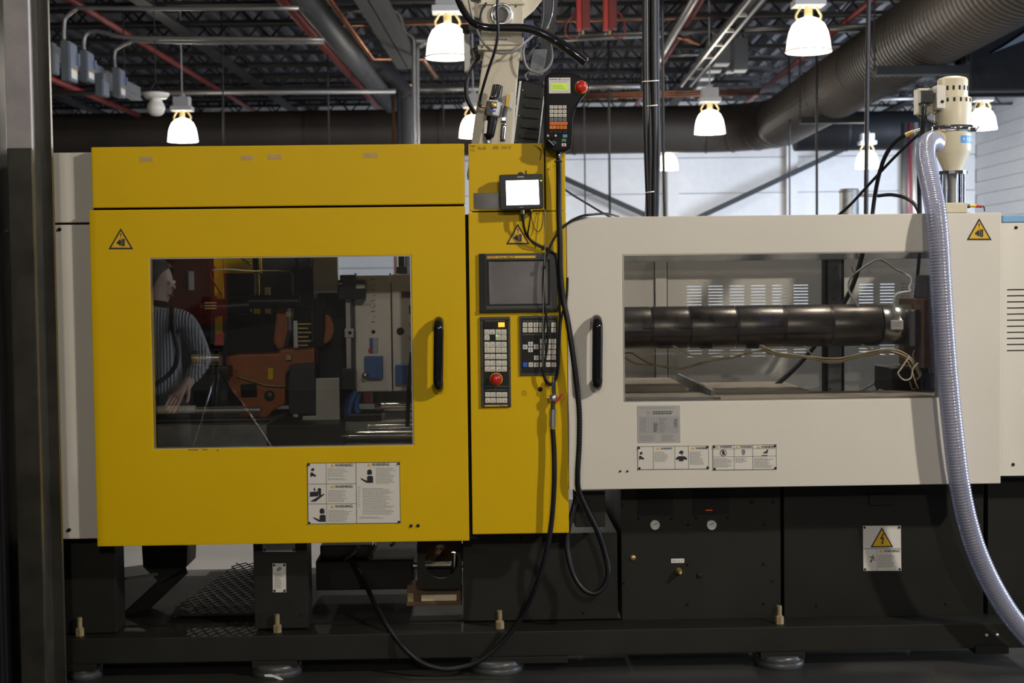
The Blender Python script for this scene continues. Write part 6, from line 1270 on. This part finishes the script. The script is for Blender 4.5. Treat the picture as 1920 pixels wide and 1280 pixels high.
MB().lathe([(10 * s, Zp(390)), (9 * s, Zp(350)), (11 * s, Zp(327))], C0, (0, 0, 1), 20).build('feed_tube', 'steel', HL)
for a_ in (0.9, 2.6, 4.0, 5.3): MB().cyl((hx + 22 * s * sin(a_), YH - 22 * s * cos(a_), Zp(394)), (hx + 22 * s * sin(a_), YH - 22 * s * cos(a_), Zp(324)), 2.2 * s, 10).build('tie_rod', 'chrome', HL)
MB().box(hx - 22 * s, hx + 20 * s, YH - 0.05, YH + 0.05, Zp(400), Zp(381)).build('base_block', 'loader_cream', HL, bevel=0.004); MB().cyl(P(1806, 387, YH - .03), P(1818, 386, YH - .03), 4 * s, 12).build('slide_knob', 'chrome', HL)
MB().cyl(P(1818, 386, YH - .03), P(1830, 386, YH - .03), 2.8 * s, 10).build('sensor_body', 'sign_yellow', HL); MB().cyl(P(1829, 386, YH - .03), P(1841, 387, YH - .03), 2.8 * s, 10).build('sensor_tip', 'red', HL); MB().tube([P(1840, 386, YH - .03), P(1845, 388, YH - .03), P(1846, 396, YH - .03)], 0.0025, 6, 4).build('sensor_lead', 'black_rubber', HL)
MB().box(hx - 0.05, hx + 0.05, YH - 0.05, YH + 0.06, Zp(560), Zp(400)).build('feed_chute', 'dark_steel', HL)
MB().tube([P(1762, 262, YH - .02), P(1748, 262, YH - .05), P(1742, 264, YH - .06)], 17 * s, 16, 4, False).build('inlet_spout', 'loader_cream', HL)
# ---- clear ribbed hose
hp_ = catmull([P(*q) for q in [(1754, 268, .33), (1746, 264, .27), (1737, 272, .21), (1735, 295, .15), (1740, 325, .08), (1748, 360, .01), (1755, 400, -.05), (1760, 450, -.075), (1764, 520, -.085), (1770, 620, -.085), (1778, 720, -.085), (1788, 820, -.085), (1798, 900, -.08), (1812, 970, -.07), (1832, 1035, -.06), (1862, 1100, -.04), (1900, 1160, -.02), (1950, 1215, .0), (2010, 1262, .02)]], 40)
L_ = [0.0]
for i in range(1, len(hp_)): L_.append(L_[-1] + (hp_[i] - hp_[i - 1]).length)
step = 0.0026; rs_ = []; q_ = []; k = 0; n_ = int(L_[-1] / step); i = 0
for k in range(n_):
    d = k * step
    while L_[i + 1] < d: i += 1
    t_ = (d - L_[i]) / max(1e-9, L_[i + 1] - L_[i]); q_.append(hp_[i].lerp(hp_[i + 1], t_)); rs_.append(0.0345 + 0.0022 * (0.5 + 0.5 * cos(2 * pi * k / 4)) - 0.004 * max(0, 0.25 - d))
ch = thing('clear_hose', 'clear ribbed conveying hose hanging from the loader down across the white door', 'hose', hp_[-1])
MB().sweep(q_, rs_, 20, False).build('wall', 'clear_hose', ch)
# ---- black hoses to the loader
hose('loader_hose', [(1634, 420, .7), (1640, 370, .7), (1650, 320, .65), (1664, 285, .6), (1682, 264, .55), (1700, 252, .5)], 4.2, 'black_rubber', 'black hose curving up to the brass coupling at the loader', 'hose')
hose('loader_hose', [(1560, 412, .8), (1590, 388, .75), (1630, 345, .7), (1672, 300, .6), (1705, 268, .5), (1730, 245, .45)], 2.8, 'black_rubber', 'thin black cable rising straight to the loader, crossing the hose', 'cable')
hose('loader_hose', [(1646, 367, .9), (1670, 365, .85), (1695, 370, .75), (1712, 380, .7), (1722, 396, .65), (1723, 410, .65)], 3.6, 'black_rubber', 'short black hose bending down behind the white door below the loader', 'hose')
hose('loader_hose', [(1733, 200, .35), (1731, 225, .35), (1728, 260, .38), (1724, 310, .45), (1724, 360, .5), (1725, 410, .5)], 4.4, 'black_rubber', 'thick black cable dropping from the loader connector', 'cable')
hose('loader_hose', [(1727, 180, .5), (1718, 190, .5), (1714, 205, .5), (1720, 218, .48), (1728, 224, .45)], 2.0, 'black_rubber', 'small black cable loop left of the loader', 'cable')
cp_ = thing('hose_coupling', 'brass hose coupling left of the loader', 'coupling', P(1710, 250, .48))
MB().cyl(P(1699, 253, .49), P(1713, 247, .47), 5 * S(.48), 8).build('nut', 'brass', cp_); MB().cyl(P(1712, 247.5, .47), P(1726, 242, .45), 3.6 * S(.48), 12).build('ferrule', 'chrome', cp_)
# ================================================================== THE NEAR SIDE (seen only as reflections in the windows)
PX, PY = P(287, 620, 2.1).x, -2.08
PE = thing('person', 'person in grey ribbed pullover, hand on hip, reflected in the yellow door window', 'person', (PX, PY, 0))
def skin_mesh(name, verts, edges, m, sub=2, root=0):
    me = bpy.data.meshes.new(name); me.from_pydata([v[0] for v in verts], edges, [])
    o = bpy.data.objects.new(name, me); col.objects.link(o); o.parent = PE; WL[o] = Vector((PX, PY, 0))
    sk = o.modifiers.new('skin', 'SKIN'); sk.use_smooth_shade = True
    if not me.skin_vertices: me.attributes.new('x', 'FLOAT', 'POINT')
    for i, v in enumerate(verts):
        sv = me.skin_vertices[0].data[i]; r = v[1]; sv.radius = r if isinstance(r, tuple) else (r, r); sv.use_root = (i == root)
    ss = o.modifiers.new('subdivision', 'SUBSURF'); ss.levels = sub; ss.render_levels = sub
    me.materials.append(MAT[m]); return o
V = []; Ed = []
def chain(pts, start=None):
    last = start
    for co, r in pts:
        V.append((co, r)); i = len(V) - 1
        if last is not None: Ed.append((last, i))
        last = i
    return last
pel = chain([((0, 0, .86), (.095, .065))])
nb = chain([((0, 0, .98), (.105, .08)), ((0, .005, 1.12), (.125, .09)), ((0, -.005, 1.23), (.11, .07))], pel)
chest = nb
hd_ = chain([((.005, .0, 1.31), .046), ((.022, .008, 1.35), (.05, .055)), ((.03, .01, 1.41), (.072, .082)), ((.025, .008, 1.48), (.07, .078)), ((.02, .005, 1.525), .04)], nb)
nose = chain([((.105, .03, 1.405), .014), ((.122, .034, 1.395), .010)], hd_ - 2)
def arm(sh, el, wr, pd, side):
    w = chain([((sh[0] * .62, 0, sh[2] + .005), .05), (sh, .05), (((sh[0] + el[0]) / 2, (sh[1] + el[1]) / 2, (sh[2] + el[2]) / 2), .042), (el, .036), (((wr[0] + el[0]) / 2, (wr[1] + el[1]) / 2, (wr[2] + el[2]) / 2), .034), (wr, .025)], chest)
    d = Vector(pd).normalized(); wv = Vector(wr); pl = wv + d * .055
    p = chain([(tuple(pl), (.028, .018))], w); x = d.cross(Vector((0, 1, .3))).normalized()
    for k, ln in enumerate((.062, .07, .064, .05)):
        b = pl + d * .03 + x * (.024 - .016 * k)
        chain([(tuple(b), .009), (tuple(b + d * ln * .5 + Vector((0, .006, -.004))), .0085), (tuple(b + d * ln + Vector((0, .016, -.014))), .0075)], p)
    b = wv + d * .03 + x * .035; chain([(tuple(b), .0105), (tuple(b + d * .03 + x * .018), .0095), (tuple(b + d * .055 + x * .02), .0085)], w)
arm((.165, 0, 1.235), (.235, -.05, 1.03), (.165, .07, .92), (-.35, .35, -.55), 1)
arm((-.165, 0, 1.235), (-.215, -.02, 1.0), (-.215, .06, .80), (0, .12, -1), -1)
for sx in (-1, 1):
    chain([((sx * .085, 0, .80), .06), ((sx * .09, .005, .62), .055), ((sx * .092, .012, .45), .052), ((sx * .094, -.01, .28), .047), ((sx * .096, -.015, .09), .034), ((sx * .1, .02, .04), .036), ((sx * .105, .12, .03), .03)], pel)
body = skin_mesh('body', V, Ed, 'skin')
V = []; Ed = []
a0 = chain([((0, 0, .84), (.17, .135)), ((0, 0, .96), (.145, .115)), ((0, .005, 1.12), (.142, .105)), ((0, -.005, 1.225), (.12, .082))])
chain([((.005, 0, 1.275), .058)], a0)
for (sh, el, wr) in (((.165, 0, 1.235), (.235, -.05, 1.03), (.17, .06, .93)), ((-.165, 0, 1.235), (-.215, -.02, 1.0), (-.215, .05, .82))):
    chain([((sh[0] * .62, 0, 1.24), .064), (sh, .063), (((sh[0] + el[0]) / 2, (sh[1] + el[1]) / 2, (sh[2] + el[2]) / 2), .055), (el, .05), (((wr[0] + el[0]) / 2, (wr[1] + el[1]) / 2, (wr[2] + el[2]) / 2), .046), (wr, .036)], a0)
pull = skin_mesh('pullover', V, Ed, 'knit'); pull['label'] = 'grey ribbed knit pullover'
# ribbed knit: a wave across the cloth gives the relief
nt = MAT['knit'].node_tree; wv = nt.nodes.new('ShaderNodeTexWave'); wv.wave_type = 'BANDS'; wv.bands_direction = 'X'; wv.inputs['Scale'].default_value = 22
g_ = nt.nodes.new('ShaderNodeNewGeometry'); nt.links.new(g_.outputs['Position'], wv.inputs['Vector']); bp = nt.nodes.new('ShaderNodeBump'); bp.inputs['Strength'].default_value = 1.0; bp.inputs['Distance'].default_value = 0.012
nt.links.new(wv.outputs['Fac'], bp.inputs['Height']); nt.links.new(bp.outputs[0], nt.nodes['Principled BSDF'].inputs['Normal'])
V = []; Ed = []
p0 = chain([((0, 0, .90), (.13, .10)), ((0, 0, .86), (.15, .115))])
for sx in (-1, 1): chain([((sx * .085, 0, .76), .105), ((sx * .09, .005, .62), .09), ((sx * .092, .012, .45), .068), ((sx * .094, -.01, .28), .064), ((sx * .096, -.015, .07), .058)], p0)
skin_mesh('trousers', V, Ed, 'trousers')
for sx in (-1, 1):
    V = []; Ed = []; chain([((sx * .097, -.05, .045), .04), ((sx * .1, .02, .045), .046), ((sx * .105, .13, .04), .04)]); skin_mesh('shoe', V, Ed, 'black_plastic', 2)
hm = MB(); cc = Vector((PX + .02, PY - .005, 1.44))
hm.lathe([(.098 * sin(q), .098 * cos(q)) for q in [radians(5 + 10.5 * k) for k in range(11)]], cc, (-.82, -.15, .55), 26)
hm.tube([cc + Vector((-.06, -.06, .0)), cc + Vector((-.10, -.09, -.06)), cc + Vector((-.09, -.10, -.16))], [.035, .03, .012], 10, 5); hm.build('hair', 'hair', PE)
for (x, y, z) in ((.097, .052, 1.425), (.10, -.014, 1.425)): MB().lathe([(0, .011), (.007, .008), (.011, 0), (.007, -.008), (0, -.011)], (PX + x, PY + y, z), (1, .3, 0), 12).build('eye', 'print_white', PE)
MB().tube([(PX + .093, PY + .045, 1.362), (PX + .103, PY + .025, 1.36), (PX + .1, PY + .0, 1.362)], .005, 8, 4).build('mouth', 'red_dark', PE)
st = thing('shoulder_bag', 'black shoulder bag with long strap on the reflected person', 'bag', (PX - .2, PY - .14, .75))
MB().tube([(PX + .10, PY + .03, 1.30), (PX + .115, PY + .10, 1.20), (PX + .14, PY + .125, 1.08), (PX + .10, PY + .12, .98), (PX - .05, PY + .13, .88), (PX - .2, PY + .05, .84), (PX - .22, PY - .08, .82), (PX - .1, PY - .13, 1.0), (PX + .05, PY - .12, 1.2), (PX + .10, PY + .03, 1.30)], .012, 8, 6).build('strap', 'black_rubber', st)
MB().box(PX - .36, PX - .24, PY - .16, PY + .06, .70, .86).build('pouch', 'black_rubber', st, bevel=.02)
# tripod
TY = -2.6; tv = lambda x, y: Vector((P(x, y, 2.6).x, TY, P(x, y, 2.6).z))
ap = tv(406, 690); TP = thing('tripod', 'folded-out aluminium tripod beside the person, reflected in the yellow door window', 'tripod', (ap.x, TY, 0))
for (x, y, dy) in ((503, 835, .0), (360, 840, .05), (420, 800, .35)):
    q = tv(x, y) + Vector((0, dy, 0)); d = (q - ap); e = ap + d * (ap.z / (ap.z - q.z)) if q.z < ap.z else q
    e.z = 0.005; MB().tube([ap, (ap + e) / 2, e], [.010, .009, .007], 10, 2).build('leg', 'chrome', TP)
MB().cyl(ap - Vector((0, 0, .12)), ap + Vector((0, 0, .10)), .013, 12).build('center_column', 'black_plastic', TP); MB().box(ap.x - .035, ap.x + .035, TY - .03, TY + .03, ap.z + .09, ap.z + .13).build('head', 'black_plastic', TP, bevel=.006)
# red press behind the camera
rp = thing('red_press', 'red machine cabinet on the near side, reflected in the yellow door window', 'machine', (-2.6, -7.8, 0))
MB().box(-4.2, -2.38, -8.4, -7.6, .15, 1.05).build('lower_cabinet', 'bench_dark', rp, bevel=.01); MB().box(-3.7, -2.38, -8.4, -7.6, 1.05, 1.75).build('upper_cabinet', 'press_red', rp, bevel=.01); MB().box(-4.2, -2.38, -8.35, -7.62, 0, .15).build('plinth', 'charcoal', rp)
MB().box(-2.85, -2.42, -7.6, -7.585, 1.12, 1.68).build('cabinet_door', 'press_red', rp, bevel=.004); MB().box(-2.56, -2.52, -7.585, -7.55, 1.36, 1.52).build('door_handle', 'print_white', rp, bevel=.004); MB().box(-3.5, -3.0, -7.6, -7.59, 1.12, 1.68).build('dark_window', 'black_gloss', rp)
MB().box(-3.72, -2.36, -8.42, -7.58, 1.75, 1.82).build('top_band', 'cool_white', rp, bevel=.004)
wbn = thing('workbench', 'dark workbench on the near side, reflected in the white door window', 'workbench', (2.1, -7.6, 0))
MB().box(1.2, 3.1, -8.0, -7.3, .92, .97).build('top', 'bench_dark', wbn, bevel=.004); MB().box(1.3, 3.0, -7.95, -7.4, .35, .9).build('drawer_case', 'charcoal2', wbn)
for k in range(3): dr = MB().box(1.34 + .56 * k, 1.86 + .56 * k, -7.4, -7.385, .4, .86).build('drawer', 'charcoal', wbn, bevel=.004); MB().box(1.5 + .56 * k, 1.7 + .56 * k, -7.375, -7.35, .74, .76).build('pull', 'steel', dr)
for x in (1.25, 3.0):
    for y in (-7.95, -7.38): MB().box(x, x + .05, y, y + .05, 0, .92).build('leg', 'charcoal', wbn)
for i, (x, mm, lab) in enumerate(((1.45, 'bench_dark', 'black parts bin on the workbench, left one'), (1.75, 'bench_dark', 'black parts bin on the workbench, middle one'), (2.05, 'bench_dark', 'black parts bin on the workbench, right one'), (2.45, 'navy', 'blue parts bin on the workbench'))):
    X0, X1, Z0 = x, x + .2, .97
    m = MB(); m.box(X0, X1, -7.8, -7.5, Z0, Z0 + .01).box(X0, X0 + .008, -7.8, -7.5, Z0, Z0 + .16).box(X1 - .008, X1, -7.8, -7.5, Z0, Z0 + .16).box(X0, X1, -7.8, -7.792, Z0, Z0 + .16).box(X0, X1, -7.508, -7.5, Z0, Z0 + .09)
    tag(m.build('parts_bin', mm), lab, 'bin', 'parts bins on the workbench')
